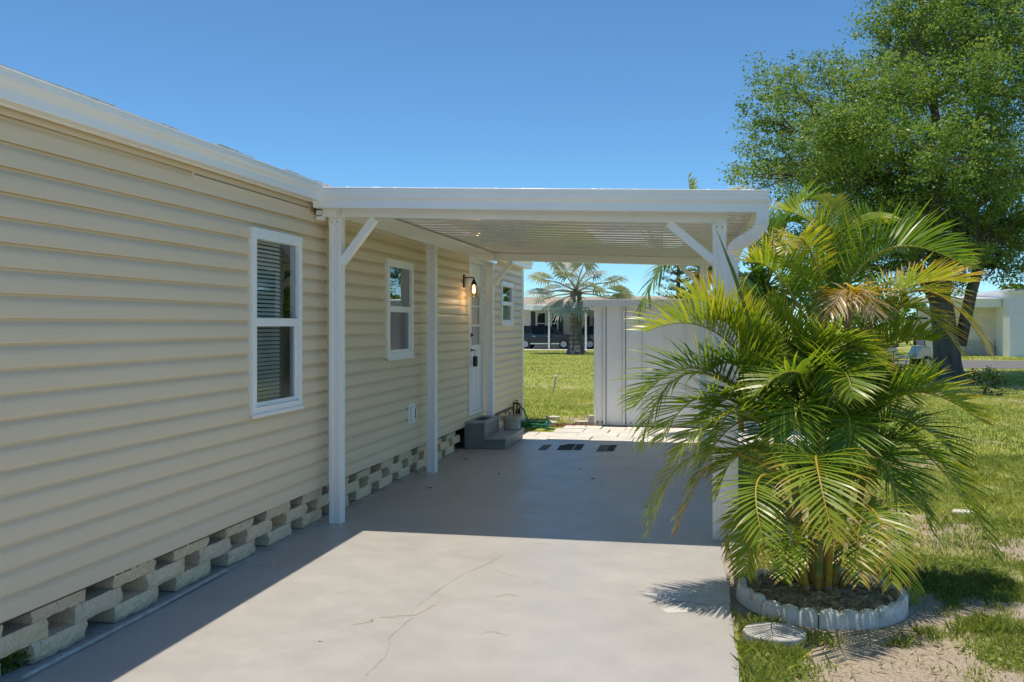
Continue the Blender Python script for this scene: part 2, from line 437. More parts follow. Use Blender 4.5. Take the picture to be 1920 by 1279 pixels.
# ================================================================== MOBILE HOME
WX = -3.08; Y0, Y1 = -1.0, 16.15; ZB, EXP = .28, .1127
home = thing('mobile_home', 'long beige vinyl sided mobile home with white trimmed windows along the driveway', 'house', (WX, 8, 0))
home.location = (0, 0, 0)
OPEN = [(6.13, 6.89, 1.005, 2.245), (9.0, 9.76, 1.30, 2.225), (14.36, 15.17, 1.63, 2.25), (12.31, 13.10, .42, 2.46)]
# siding: real clapboard profile, split round the openings
mb = MB(); vs = []; fs = []
courses = 21
for c in range(courses):
    zb = ZB + c * EXP; zt = min(zb + EXP + .012, 2.615)
    if zt - zb < .01: continue
    prof = [(zb, WX + .0215), (zb + .004, WX + .0235), (zb + .038, WX + .0225), (zb + .062, WX + .0205), (zb + .078, WX + .0165), (zb + .092, WX + .0095), (zb + .100, WX + .0055), (zb + EXP, WX + .004), (zt, WX + .001)] if zb + EXP < 2.6 else [(zb, WX + .024), (zt, WX + .001)]
    zs = [p[0] for p in prof]; br = sorted(set(zs + [z for o in OPEN for z in o[2:] if zs[0] < z < zt]))
    def xa(z): return float(np.interp(z, zs, [p[1] for p in prof]))
    for a, b_ in zip(br[:-1], br[1:]):
        mid = (a + b_) / 2; iv = [(Y0, Y1)]
        for o in OPEN:
            if o[2] < mid < o[3]:
                nv = []
                for s_, e_ in iv:
                    if o[1] <= s_ or o[0] >= e_: nv.append((s_, e_))
                    else:
                        if o[0] > s_: nv.append((s_, o[0]))
                        if o[1] < e_: nv.append((o[1], e_))
                iv = nv
        for s_, e_ in iv:
            # tiny waviness along the run like real vinyl
            n = max(1, int((e_ - s_) / .45)); k = len(vs)
            for i in range(n + 1):
                yy = s_ + (e_ - s_) * i / n; wv = .0025 * math.sin(yy * 2.3 + c * 1.7) * math.sin(yy * .9 + c)
                vs += [(xa(a) + wv, yy, a), (xa(b_) + wv, yy, b_)]
            fs += [(k+2*i, k+2*i+2, k+2*i+3, k+2*i+1) for i in range(n)]
            if a == zb:                                      # rolled hem under the lip
                vs += [(WX + .013, s_, zb + .006), (WX + .013, e_, zb + .006)]; fs.append((k, k + 2*n, len(vs) - 1, len(vs) - 2))
mb.add(vs, fs); mb.build('siding', 'siding', home, fix=False)
# shell: rear wall, ends, floor -> dim interior
mb = MB()
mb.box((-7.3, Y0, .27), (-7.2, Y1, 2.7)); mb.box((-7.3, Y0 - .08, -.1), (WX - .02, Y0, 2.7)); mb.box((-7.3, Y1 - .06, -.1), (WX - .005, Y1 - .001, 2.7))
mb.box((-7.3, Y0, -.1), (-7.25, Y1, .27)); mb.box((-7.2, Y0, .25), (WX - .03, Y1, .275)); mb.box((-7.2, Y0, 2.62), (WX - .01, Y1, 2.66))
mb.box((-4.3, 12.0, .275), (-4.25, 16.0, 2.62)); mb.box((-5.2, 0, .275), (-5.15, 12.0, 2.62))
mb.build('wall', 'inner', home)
# nailing strip and frieze at the top of the siding
mb = MB(); mb.box((WX + .001, Y0, 2.585), (WX + .022, Y1, 2.625)); mb.build('frieze', 'siding', home, bevel=.002)
mb = MB(); mb.box((WX + .003, 5.35, 2.485), (WX + .02, 7.12, 2.545))
fz = mb.build('trim_strip', 'siding', home, bevel=.002)
mb = MB()
for k in range(58): mb.box((WX + .0195, 5.37 + k * .03, 2.520), (WX + .0225, 5.387 + k * .03, 2.529))
mb.build('slots', 'bronze', fz)
mb = MB(); mb.box((WX - .01, 16.08, -.03), (WX + .03, 16.2, 2.62)); mb.build('corner_trim', 'alu', home, bevel=.004)
mb = MB(); mb.box((WX + .012, 7.47, .26), (WX + .026, 7.482, 2.46)); mb.build('cable_conduit', 'siding', home, bevel=.004)
# soffit, fascia, roof, gutter
mb = MB(); mb.box((WX + .0225, Y0, 2.628), (-3.03, Y1 + .2, 2.64)); mb.build('soffit', 'vwhite', home)
mb = MB(); mb.box((-3.05, Y0, 2.57), (-3.03, Y1 + .2, 2.72)); mb.build('fascia', 'alu', home)
mb = MB(); prof = [(-2.985, 2.702), (-2.985, 2.716), (-6.0, 3.50), (-7.55, 2.90), (-7.55, 2.87), (-6.0, 3.46)]
mb.prism(prof, 'y', Y0 - .3, Y1 + .35); roof = mb.build('roof', 'shingle', home)
mb = MB(); y = Y0
while y < 16.4:                                     # ragged shingle butts along the eave
    w = random.uniform(.15, .33); t = random.uniform(.008, .02)
    mb.box((-2.983 - random.uniform(0, .012), y, 2.700), (-3.3, y + w - .004, 2.717 + t), None); y += w
mb.build('shingle_edge', 'shingle', roof)
GP = [(0, .0), (.085, 0), (.09, .005), (.09, .05), (.097, .066), (.116, .084), (.126, .10), (.126, .128), (.112, .13), (.112, .124), (.121, .122), (.121, .103), (.112, .09), (.09, .07), (.084, .055), (.084, .006), (.006, .006), (.006, .13), (0, .13)]
def gutter_poly(x0, z0, s=1, hs=1): return [(x0 + p * s, z0 + q * hs) for p, q in GP]
mb = MB(); mb.prism(gutter_poly(-3.03, 2.575, .8, .92), 'y', Y0, 7.10); mb.build('gutter', 'alu', home)
mb = MB(); mb.prism(gutter_poly(-3.03, 2.575, .8, .92), 'y', 13.34, Y1 + .3); mb.build('gutter', 'alu', home)
mb = MB()
for yy in (4.95, 2.7):
    mb = MB(); mb.prism([(p + (.003 if p > -2.99 else 0), q) for p, q in gutter_poly(-3.03, 2.572, .8, .945)], 'y', yy, yy + .05); mb.build('gutter_joint', 'alu', home)

mb = MB(); mb.tube([(-2.934, Y0, 2.695), (-2.934, 7.08, 2.695)], .009, 10); mb.build('gutter_bead', 'alu', home, smooth='all')
def window(y0, y1, z0, z1, zr, name_blind, lower_dark):
    """y0..y1, z0..z1 outer trim; zr meeting rail"""
    X = WX + .018; t = .075
    w = MB()
    for (a0, a1, b0, b1) in ((y0, y1, z1 - t, z1), (y0, y1, z0, z0 + t * .75), (y0, y0 + t * .8, z0 + t * .75, z1 - t), (y1 - t * .8, y1, z0 + t * .75, z1 - t)):
        w.box((X - .05, a0, b0), (X + .028, a1, b1))
    w.box((X - .03, y0 + t * .8, zr - .03), (X + .018, y1 - t * .8, zr + .03))
    w.box((X + .02, y0 - .012, z0 - .015), (X + .04, y1 + .012, z0 + .012))
    fr = w.build('window', 'vwhite', home, bevel=.004)
    iy0, iy1, iz0, iz1 = y0 + t * .8, y1 - t * .8, z0 + t * .75, z1 - t
    s = MB()
    for (a0, a1, b0, b1) in ((iy0, iy0 + .022, iz0, zr - .03), (iy1 - .022, iy1, iz0, zr - .03), (iy0 + .022, iy1 - .022, iz0, iz0 + .03)):
        s.box((X - .025, a0, b0), (X + .004, a1, b1))
    s.build('sash', 'vwhite', fr, bevel=.002)
    p = MB(); p.box((X - .006, iy0, zr + .03), (X - .002, iy1, iz1)); p.build('pane', 'glass' if name_blind else 'glassref', fr)
    p = MB(); p.box((X - .014, iy0 + .022, iz0 + .03), (X - .010, iy1 - .022, zr - .03)); p.build('pane', 'glasslow', fr)
    b_ = MB(); z = iz0 + .01
    if name_blind:
        while z < iz1 - .01:
            b_.add([(X - .045, iy0 + .01, z), (X - .045, iy1 - .17, z), (X - .062, iy1 - .17, z + .022), (X - .062, iy0 + .01, z + .022)], [(0, 1, 2, 3)]); z += .03
        b_.build('blind', 'blind', fr, fix=False)
    return fr
M['glasslow2'] = None
M['glasslow'] = glassmat('insect screen pane', (.80, .81, .81), .0, .08)
window(6.097, 6.92, .975, 2.277, 1.622, True, False)
window(8.965, 9.794, 1.268, 2.257, 1.762, False, True)
window(14.33, 15.2, 1.60, 2.276, 1.94, False, True)

# door: six panel lower half, nine lite upper half
X = WX + .01
d_ = MB(); dy0, dy1, dz0, dz1 = 12.345, 13.065, .45, 2.43
ly0, ly1, lz0, lz1 = dy0 + .13, dy1 - .13, 1.33, 2.12
for (a0, a1, b0, b1) in ((dy0, ly0, dz0, dz1), (ly1, dy1, dz0, dz1), (ly0, ly1, dz0, lz0), (ly0, ly1, lz1, dz1)):
    d_.box((X - .035, a0, b0), (X + .006, a1, b1))
door = d_.build('door', 'doorwhite', home, bevel=.002)
fr = MB()
for (a0, a1, b0, b1) in ((12.29, 12.34, .42, 2.485), (13.07, 13.125, .42, 2.485), (12.34, 13.07, 2.435, 2.485), (12.34, 13.07, .40, .446)):
    fr.box((X - .05, a0, b0), (X + .03, a1, b1))
fr.build('door_frame', 'vwhite', door, bevel=.003)
mm = MB()
for k in (1, 2): yy = ly0 + (ly1 - ly0) * k / 3; mm.box((X - .02, yy - .011, lz0), (X + .009, yy + .011, lz1))
for k in (1, 2): zz = lz0 + (lz1 - lz0) * k / 3; mm.box((X - .019, ly0, zz - .011), (X + .0085, ly1, zz + .011))
for (a0, a1, b0, b1) in ((ly0 - .025, ly0, lz0 - .025, lz1 + .025), (ly1, ly1 + .025, lz0 - .025, lz1 + .025), (ly0, ly1, lz0 - .025, lz0), (ly0, ly1, lz1, lz1 + .025)):
    mm.box((X - .001, a0, b0), (X + .014, a1, b1))
mm.build('muntin', 'doorwhite', door)
p = MB(); p.box((X - .016, ly0, lz0), (X - .012, ly1, lz1)); p.build('pane', 'glass', door)
pn = MB()
for (a0, a1) in ((dy0 + .12, dy0 + .33), (dy1 - .33, dy1 - .12)):
    pn.box((X + .004, a0, .62), (X + .013, a1, 1.2))
    for q in (.02,): pn.box((X + .012, a0 + .03, .65), (X + .017, a1 - .03, 1.17))
pn.build('panel', 'doorwhite', door, bevel=.004)
hd = MB(); hy = dy0 + .065
hd.lathe([(.03, 0), (.03, .012), (.012, .016), (.012, .05)], (X + .006, hy, 1.27), 14, 'x')
hd.tube([(X + .055, hy, 1.27), (X + .06, hy + .05, 1.268), (X + .058, hy + .12, 1.262)], [.011, .01, .008])
hd.build('handle', 'bronze', door, smooth=True)
hd = MB(); hd.lathe([(.032, 0), (.032, .014), (.02, .02), (.02, .028)], (X + .006, hy, 1.47), 14, 'x'); hd.box((X + .03, hy - .006, 1.455), (X + .05, hy + .006, 1.485)); hd.build('deadbolt', 'bronze', door, smooth=True)

# lock box hanging from the door handle
lb = thing('lock_box', 'black lock box hanging from the door handle', 'lock box', (X + .075, hy, 1.16))
q = MB(); q.box((-.025, -.04, -.11), (.03, .04, .03)); q.build('body', 'black', lb, bevel=.012)
q = MB(); q.tube([(0, -.025, .02), (0, -.025, .1), (-.012, -.012, .125), (-.016, .012, .125), (0, .025, .1), (0, .025, .02)], .006); q.build('shackle', 'chrome', lb, smooth=True)

# wall lantern
lamp = thing('wall_lantern', 'black wall lantern with clear glass globe and lit filament bulb beside the door', 'wall lamp', (WX, 12.03, 2.17))
q = MB(); q.box((.014, -.055, -.10), (.022, .055, .10)); q.build('mounting_block', 'vwhite', lamp, bevel=.004)
q = MB(); q.box((.022, -.042, -.085), (.04, .042, .085)); q.build('back_plate', 'black', lamp, bevel=.006)
q = MB(); q.tube([(.04, 0, .045), (.145, 0, .045), (.158, 0, .04), (.16, 0, .03), (.16, 0, -.01)], .009, 10)
q.lathe([(.014, .02), (.02, .0), (.034, -.03), (.037, -.045), (.03, -.045)], (.16, 0, 0), 18); q.build('arm', 'black', lamp, smooth=True)
m, nt, b, out = nmat('clear lamp glass'); b.inputs['Transmission Weight'].default_value = 1; b.inputs['Roughness'].default_value = .02; b.inputs['IOR'].default_value = 1.2; b.inputs['Base Color'].default_value = (.95, .84, .70, 1); M['globe'] = m
q = MB(); q.lathe([(.035, -.045), (.055, -.07), (.07, -.11), (.073, -.145), (.066, -.18), (.05, -.205), (.044, -.205), (.062, -.178), (.069, -.145), (.066, -.11), (.052, -.072), (.033, -.048)], (.16, 0, 0), 24); q.build('globe', 'globe', lamp, smooth='all')
M['bulb'] = emit('lit bulb', (1, .60, .24), 7)
q = MB(); q.lathe([(.010, -.05), (.012, -.08), (.018, -.11), (.020, -.13), (.015, -.148), (.004, -.155)], (.16, 0, 0), 16); q.build('bulb', 'bulb', lamp, smooth='all')
ld = bpy.data.lights.new('bulb_light', 'POINT'); ld.energy = .6; ld.color = (1, .62, .28); ld.shadow_soft_size = .03
lo = bpy.data.objects.new('bulb_light', ld); COL.objects.link(lo); lo.parent = lamp; lo.location = (.16, .0, -.24)

# exterior outlet cover
ob = thing('outlet_cover', 'white weatherproof outlet cover low on the beige siding under the middle window', 'outlet', (WX + .014, 9.79, .665))
q = MB(); q.box((0, -.105, -.105), (.014, .105, .105)); q.build('backing_plate', 'vwhite', ob, bevel=.005)
q = MB(); q.box((.014, -.06, -.075), (.05, .06, .075)); q.build('cover', 'vwhite', ob, bevel=.012)
q = MB(); q.box((.05, -.012, -.055), (.053, .012, .055)); q.build('latch', 'black', ob)

# ================================================================== BLOCK SKIRTING
sk = thing('block_skirting', 'open stacked pale concrete blocks forming a vented skirting under the beige siding', 'block wall', (-3.1, 8, 0)); sk.location = (0, 0, 0)
def rough_block(L, seed):
    """split-face block 0..L along y, face towards +x, irregular ends on the face"""
    rg = random.Random(seed); n = max(3, int(L / .035)); mvs = []; rows = 5; hgt = .0925
    for i in range(n + 1):
        for j in range(rows):
            yy = L * i / n; zz = hgt * j / (rows - 1)
            dx = rg.uniform(-.007, .007) - (.006 if j in (0, rows - 1) else 0)
            if i in (0, n): yy += rg.uniform(-.006, .006); dx -= rg.uniform(.0, .007)
            mvs.append((dx, yy, zz))
    fs = [(i*rows+j, (i+1)*rows+j, (i+1)*rows+j+1, i*rows+j+1) for i in range(n) for j in range(rows-1)]
    k = len(mvs)
    for i in range(n + 1): mvs += [(-.19, L * i / n, 0), (-.19, L * i / n, hgt)]
    for i in range(n):
        a, c = i*rows, (i+1)*rows
        fs += [(a, k+2*i, k+2*i+2, c), (a+rows-1, c+rows-1, k+2*i+3, k+2*i+1), (k+2*i, k+2*i+1, k+2*i+3, k+2*i+2)]
    for i in (0, n):
        fs.append(tuple([i*rows+j for j in range(rows)] + [k+2*i+1, k+2*i]))
    b_ = MB(); b_.add(mvs, fs); return b_
PER = .615; nb = 0
protos = []
for lv in range(3):
    y = 3.397 + (PER / 2 if lv == 1 else 0) - (PER if lv != 1 else PER)
    k = 0
    while y < 15.9:
        if y > 2.7 and not (y > 12.02 and y < 13.3):
            L = .395 + random.uniform(-.015, .015)
            if y < 12.02 and y + L > 12.08: L = 12.08 - y
            if L > .08:
                o = rough_block(L, nb * 7 + lv).build('block', 'block', sk)
                o.location = (-3.105 + random.uniform(-.012, .006), y + random.uniform(-.02, .02), lv * .0932); nb += 1
        y += PER; k += 1
# thin edging strip along slab and a weed at its end
q = MB(); q.tube([gr(40, 1272, .012), gr(150, 1215, .012), gr(280, 1147, .012), gr(424, 1069, .012)], .011, 8)
props(q.build('edging_strip', 'curb', smooth=True), 'thin pale edging strip lying on the concrete along the block skirting', 'edging strip')

# ================================================================== CARPORT
cp = thing('carport', 'white aluminium carport with glossy ribbed roof attached to the beige mobile home', 'carport', (-1.4, 10, 0)); cp.location = (0, 0, 0)
def zc(x): return 2.55 - .0377 * (x + 1.3)
YF, YR = 7.35, 13.12
# roof pans, ribs run from the house outwards
prof = []; y = 7.17
while y < 13.22:
    for dy, dz in ((0, 0), (.008, .0), (.02, -.02), (.045, -.02), (.057, 0), (.085, -.007), (.11, 0.003), (.135, -.007), (.16, 0.003), (.185, -.007), (.21, .003), (.235, -.006), (.262, 0)):
        if y + dy <= 13.24: prof.append((y + dy, dz))
    y += .285
vs = []; fs = []; xs = np.linspace(-2.99, .44, 15)
for (yy, dz) in prof:
    for x in xs: vs.append((x, yy, zc(x) + .022 + dz + .0016 * math.sin(x * 5 + yy * 3) * math.sin(yy * 2.1 + x)))
n = len(xs); nn = len(vs)
fs = [(i*n+j, (i+1)*n+j, (i+1)*n+j+1, i*n+j+1) for i in range(len(prof)-1) for j in range(n-1)]
mb = MB(); mb.add(vs, fs); mb.build('roof_pan', 'pan', cp, fix=False, smooth=True)
mb = MB(); mb.add([(-2.99, 7.16, zc(-2.99)+.055), (.45, 7.16, zc(.45)+.055), (.45, 13.25, zc(.45)+.055), (-2.99, 13.25, zc(-2.99)+.055),
                   (-2.99, 7.16, zc(-2.99)+.07), (.45, 7.16, zc(.45)+.07), (.45, 13.25, zc(.45)+.07), (-2.99, 13.25, zc(-2.99)+.07)],
                  [(0,3,2,1),(4,5,6,7),(0,1,5,4),(1,2,6,5),(2,3,7,6),(3,0,4,7)]); mb.build('roof_deck', 'alu', cp)
mb = MB()
def sbeam(x0, x1, y0, y1, lo, hi):
    mb.add([(x0,y0,zc(x0)+lo),(x1,y0,zc(x1)+lo),(x1,y1,zc(x1)+lo),(x0,y1,zc(x0)+lo),(x0,y0,zc(x0)+hi),(x1,y0,zc(x1)+hi),(x1,y1,zc(x1)+hi),(x0,y1,zc(x0)+hi)],
           [(0,3,2,1),(4,5,6,7),(0,1,5,4),(1,2,6,5),(2,3,7,6),(3,0,4,7)])
sbeam(-2.873, .16, YF - .045, YF + .045, -.135, -.003); mb.build('front_beam', 'alu', cp, bevel=.003)
mb = MB(); sbeam(-2.873, .16, YR - .045, YR + .045, -.105, -.003); mb.build('rear_beam', 'alu', cp, bevel=.003)
mb = MB(); mb.box((-2.985, 7.19, 2.463), (-2.875, 13.24, 2.606)); mb.build('side_beam', 'pan', cp, bevel=.003)
mb = MB(); mb.box((WX + .022, 7.2, 2.470), (-2.987, 13.24, 2.478)); mb.build('soffit', 'pan', cp)
mb = MB(); sbeam(.33, .36, 7.17, 13.25, -.02, .02); mb.build('edge_trim', 'alu', cp)
mb = MB(); sbeam(-3.0, .455, 13.252, 13.275, -.05, .075); mb.build('rear_fascia', 'alu', cp, bevel=.003)
# front gutter/fascia, sloping with the roof
gp = [(7.18 - p * 1.05, q) for p, q in [(0, 0), (.09, 0), (.093, .004), (.093, .058), (.098, .066), (.112, .078), (.117, .09), (.117, .118), (.126, .122), (.126, .15), (.116, .153), (.116, .147), (.121, .144), (.112, .124), (.108, .09), (.088, .07), (.086, .006), (.006, .006), (.006, .153), (0, .153)]]
mb = MB(); n = len(gp); vs = []
zl = lambda x: 2.525 - .0345 * (x + 3.0)
for x in (-3.015, .447): vs += [(x, p, zl(x) + q) for p, q in gp]
mb.add(vs, [(i, (i+1) % n, n + (i+1) % n, n + i) for i in range(n)])
for x in (-3.015, .447):                                   # end caps
    mb.add([(x + s, yy, zl(x) + z) for s in (-.002, .002) for yy, z in ((7.18, 0), (7.085, 0), (7.05, .12), (7.047, .153), (7.18, .153))],
           [(0,1,2,3,4), (9,8,7,6,5), (0,5,6,1), (1,6,7,2), (2,7,8,3), (3,8,9,4), (4,9,5,0)])
mb.build('gutter', 'alu', cp)
bead = [Vector((x, 7.185 + random.uniform(-.006, .006), zl(x) + .160 + random.uniform(-.003, .005))) for x in np.arange(-3.01, .44, .03)]
mb = MB(); mb.tube(bead, [random.uniform(.009, .016) for _ in bead], 8); mb.build('roof_sealant', 'vwhite', cp, smooth='all')
mb = MB(); mb.tube([(-3.015, 7.05, zl(-3.015) + .150), (.447, 7.05, zl(.447) + .150)], .007, 10); mb.build('gutter_bead', 'alu', cp, smooth='all')
def post(x, y, ztop):
    w = .05; prof = []
    for s in range(4):                                      # fluted square tube
        for t in (-.94, -.4, -.3, .3, .4, .94):
            r_ = w - (.0035 if t in (-.3, .3) else 0)
            p = (t * w, -r_); c_, s_ = [(1, 0), (0, 1), (-1, 0), (0, -1)][s]
            prof.append((x + p[0]*c_ - p[1]*s_, y + p[0]*s_ + p[1]*c_))
    q = MB(); q.prism(prof, 'z', 0.001, ztop); o = q.build('post', 'post', cp)
    for sx in (-1, 1):
        q = MB(); q.box((x + sx*.052 - .002, y - .045, ztop - .06), (x + sx*.052 + .002, y + .045, ztop + .02)); q.build('bracket', 'alu', o)
    for dx in (-.022, .022):
        q = MB(); q.lathe([(.005, 0), (.005, -.004), (.002, -.005)], (x + dx, y - .05, ztop - .03), 8, 'y'); q.build('screw', 'bronze', o)
    return o
post(-2.925, YF, 2.462); post(-2.92, 10.09, 2.462); post(-2.95, YR, 2.462)
post(.105, YF, zc(.1) - .136); post(-.02, YR, zc(0) - .106)
mb = MB(); mb.box((.082, YF - .052, zc(.1) - .16), (.128, YF - .0475, zc(.1) - .005)); mb.build('beam_strap', 'alu', cp)
mb = MB(); mb.box((-3.045, 7.2, 2.44), (-2.99, 7.28, 2.52)); mb.build('corner_bracket', 'vwhite', cp, bevel=.004)
def brace(p, q_):
    q = MB(); q.bar(p, q_, .062, .062, up=(0, 1, 0)); q.build('brace', 'alu', cp, bevel=.004)
brace((-2.885, YF, 2.10), (-2.60, YF, zc(-2.6) - .14)); brace((.065, YF, 2.08), (-.27, YF, zc(-.27) - .14))
brace((-2.91, YR, 2.16), (-2.64, YR, zc(-2.64) - .108)); brace((-.06, YR, 2.14), (-.33, YR, zc(-.33) - .108))
# downspout: rectangular, ribbed elbows
pl = [(.405, 7.115, zl(.4) + .01), (.405, 7.115, 2.37), (.40, 7.125, 2.33), (.375, 7.15, 2.285), (.34, 7.18, 2.25), (.28, 7.23, 2.22), (.235, 7.27, 2.195), (.205, 7.295, 2.16), (.195, 7.305, 2.11), (.195, 7.305, 1.2), (.195, 7.305, .12), (.21, 7.25, .05)]
fine = []
for i, (a, b_) in enumerate(zip(pl[:-1], pl[1:])):
    a, b_ = Vector(a), Vector(b_); k = 6 if 1 <= i <= 7 else 2
    for t in range(k): fine.append((a.lerp(b_, t / k), 1 <= i <= 7))
fine.append((Vector(pl[-1]), False)); vs = []
for i, (p, rib) in enumerate(fine):
    t = (fine[min(i+1, len(fine)-1)][0] - fine[max(i-1, 0)][0]).normalized(); a = Vector((-.63, .78, 0)) ; a = Vector((0, 1, 0)) - t * t.y; a.normalize(); c_ = t.cross(a)
    g = .045 + (.004 if rib and i % 2 else 0)
    for sx, sy in ((-1, -.8), (-.8, -1), (.8, -1), (1, -.8), (1, .8), (.8, 1), (-.8, 1), (-1, .8)): vs.append(p + c_ * sx * g + a * sy * g * .72)
mb = MB(); mb.add(vs, [(i*8+j, i*8+(j+1)%8, (i+1)*8+(j+1)%8, (i+1)*8+j) for i in range(len(fine)-1) for j in range(8)]); mb.build('downspout', 'alu', cp)

# ================================================================== DOORSTEP AND SMALL THINGS
st = thing('doorstep', 'grey painted two level wooden doorstep below the white door', 'steps', (-2.8, 12.6, 0)); st.location = (0, 0, 0)
q = MB(); q.box((-3.07, 12.12, .002), (-2.80, 13.02, .315)); q.box((-2.80, 12.115, .002), (-2.525, 13.33, .118)); q.build('riser', 'steppaint', st, bevel=.006)
q = MB(); q.box((-3.075, 12.09, .315), (-2.775, 13.04, .345)); q.build('upper_tread', 'steptop', st, bevel=.008)
q = MB(); q.box((-2.80, 12.09, .118), (-2.50, 13.35, .146)); q.build('lower_tread', 'steptop', st, bevel=.008)
q = MB(); q.box((-2.99, 12.36, .345), (-2.86, 12.80, .349)); q.build('grip_strip', 'grit', st)
pot = thing('drum_planter', 'small ribbed beige drum standing on the lower doorstep tread', 'planter', (-2.655, 13.2, .146))
pr = [(.10, 0)]
for k in range(5): z = k * .034; pr += [(.118, z + .004), (.122, z + .014), (.122, z + .022), (.116, z + .032)]
pr += [(.12, .174), (.12, .185), (.105, .185), (.103, .17)]
q = MB(); q.lathe(pr, n=28); q.build('body', 'pot', pot, smooth='all')
q = MB(); q.lathe([(.10, .165), (.10, .172)], n=20); q.build('fill', 'grit_sand', pot)
# grip strips stuck on the slab
def strip(px0, px1, yb, yt, lean, mat, lab, ragged=False):
    a, b_, c_, d_ = gr(px0, yb, 0), gr(px1, yb, 0), gr(px1 + lean, yt, 0), gr(px0 + lean, yt, 0)
    bot = [a, b_]; top = [c_, c_.lerp(d_, .35), d_]
    if ragged: top = [c_, c_.lerp(d_, .55), c_.lerp(d_, .6).lerp(a, .12), d_.lerp(a, .25)]
    P = bot + top; q = MB(); n = len(P)
    q.add([(p.x, p.y, .0015) for p in P] + [(p.x, p.y, .006) for p in P], [tuple(range(n, 2*n)), tuple(range(n))[::-1]] + [(i, (i+1)%n, n+(i+1)%n, n+i) for i in range(n)])
    props(q.build('grip_strip', mat), lab, 'grip strip', 'grip strips on the carport slab')
strip(1009, 1024, 844, 835, 10, 'gritworn', 'faded grey grip strip on the slab nearest the doorstep')
strip(1044, 1072, 844, 833.2, 8, 'grit', 'black grip strip with a torn corner on the carport slab', True)
strip(1075, 1089, 844, 833.5, 7, 'grit', 'narrow black grip strip right beside the torn one on the slab')
strip(1118, 1134, 846.5, 835, 8, 'gritworn', 'worn grey grip strip joined to a black one, second strip from the palm')
strip(1136, 1150, 846, 835, 7, 'grit', 'black grip strip on the slab closest to the palm')
# dead leaves blown onto the slab
for px, py in ((874, 861), (935, 889), (1112, 898), (720, 908), (806, 915), (1087, 880), (1211, 950)):
    p = gr(px, py, .004); L = .035
    q = MB(); q.add([(-L, 0, .002), (0, -L*.4, .007), (L, 0, .0), (0, L*.4, .009), (-L, 0, .004)], [(0,1,2,3)]); o = q.build('fallen_leaf', 'rust', fix=False); o.location = p; o.rotation_euler.z = random.uniform(0, 6)
    props(o, 'tiny dry brown leaf lying on the shaded carport slab', 'leaf', 'dead leaves on the slab')
# spigot, pipe and hose
sp = thing('garden_spigot', 'brown pipe and spigot at the foot of the siding behind the doorstep', 'spigot', (WX, 15.2, .28))
q = MB(); q.tube([(.04, -1.9, -.015), (.045, -1, -.005), (.05, -.02, .0), (.05, .0, .02)], .014); q.tube([(.05, 0, -.28), (.05, 0, .09)], .014); q.tube([(.05, .3, -.28), (.05, .3, .06)], .014); q.build('pipe', 'rust', sp, smooth=True)
q = MB(); q.tube([(.05, 0, .06), (.13, 0, .06), (.15, 0, .03)], [.016, .018, .014]); q.lathe([(.03, 0), (.03, .012)], (.1, 0, .10), 10); q.tube([(.1, 0, .06), (.1, 0, .1)], .006); q.build('tap', 'bronze', sp, smooth=True)
pth = [Vector((-2.93, 15.2, .30)), Vector((-2.86, 15.18, .24)), Vector((-2.80, 15.1, .14)), Vector((-2.72, 14.95, .05))]
for k in range(46):
    th = k * .42; r_ = .26 + .05 * math.sin(k * 1.3); pth.append(Vector((-2.62 + r_ * math.cos(th + 1) + .02 * math.sin(k), 14.82 + r_ * .9 * math.sin(th + 1), .02 + .02 * (k // 15) + .015 * abs(math.sin(k * .7)))))
pth += [Vector((-2.45, 14.6, .02)), Vector((-2.32, 14.52, .018)), Vector((-2.25, 14.45, .018))]
q = MB(); q.tube(pth, .013, 7); props(q.build('garden_hose', 'hose', smooth=True), 'green garden hose coiled on the ground below the spigot', 'garden hose')

# ================================================================== SHED
sx0, sx1, sy, sy1 = -1.735, .95, 15.36, 17.8
sh = thing('shed', 'white flat roofed board and batten shed behind the carport', 'shed', (sx0, sy, 0)); sh.location = (0, 0, 0)
q = MB(); q.box((sx0, sy, .0), (sx1, sy1, 1.95)); q.build('wall', 'shed', sh)
q = MB(); x = sx0 + .155; k = 0
q.box((sx0 - .012, sy - .02, .0), (sx0 + .03, sy + .03, 1.9))
while x < sx1:
    q.box((x - .02, sy - .042, 0.02), (x + .02, sy + .002, 1.9)); x += .312
q.build('batten', 'vwhite', sh, bevel=.003)
q = MB(); x = sx0 + .155
while x < sx1: q.box((x + .0205, sy - .004, .02), (x + .034, sy + .001, 1.9)); q.box((x - .027, sy - .004, .02), (x - .0205, sy + .001, 1.9)); x += .312
q.build('batten_shade', 'battenshade', sh)  # dark strips along the battens, painting in the shade at their edges
q = MB(); q.box((sx0 + .78, sy - .014, .05), (sx0 + 1.70, sy + .001, 1.86)); q.build('door', 'shed', sh, bevel=.003)
q = MB(); q.box((sx0 - .17, sy - .16, 1.90), (sx1 + .17, sy - .14, 1.985)); q.box((sx0 - .17, sy - .14, 1.90), (sx0 - .15, sy1 + .15, 1.985)); q.build('fascia', 'nwhite', sh, bevel=.003)
q = MB(); q.box((sx0 - .19, sy - .18, 1.985), (sx1 + .19, sy1 + .18, 2.01)); q.build('roof', 'nwhite', sh, bevel=.003)
q = MB()
for k in range(26):
    x = random.uniform(sx0, sx1); h_ = random.uniform(.012, .05); q.box((x, sy - .004, .03), (x + random.uniform(.01, .03), sy - .001, .03 + h_ * random.uniform(.3, 1.6)))
q.build('peeling_paint', 'gritworn', sh)
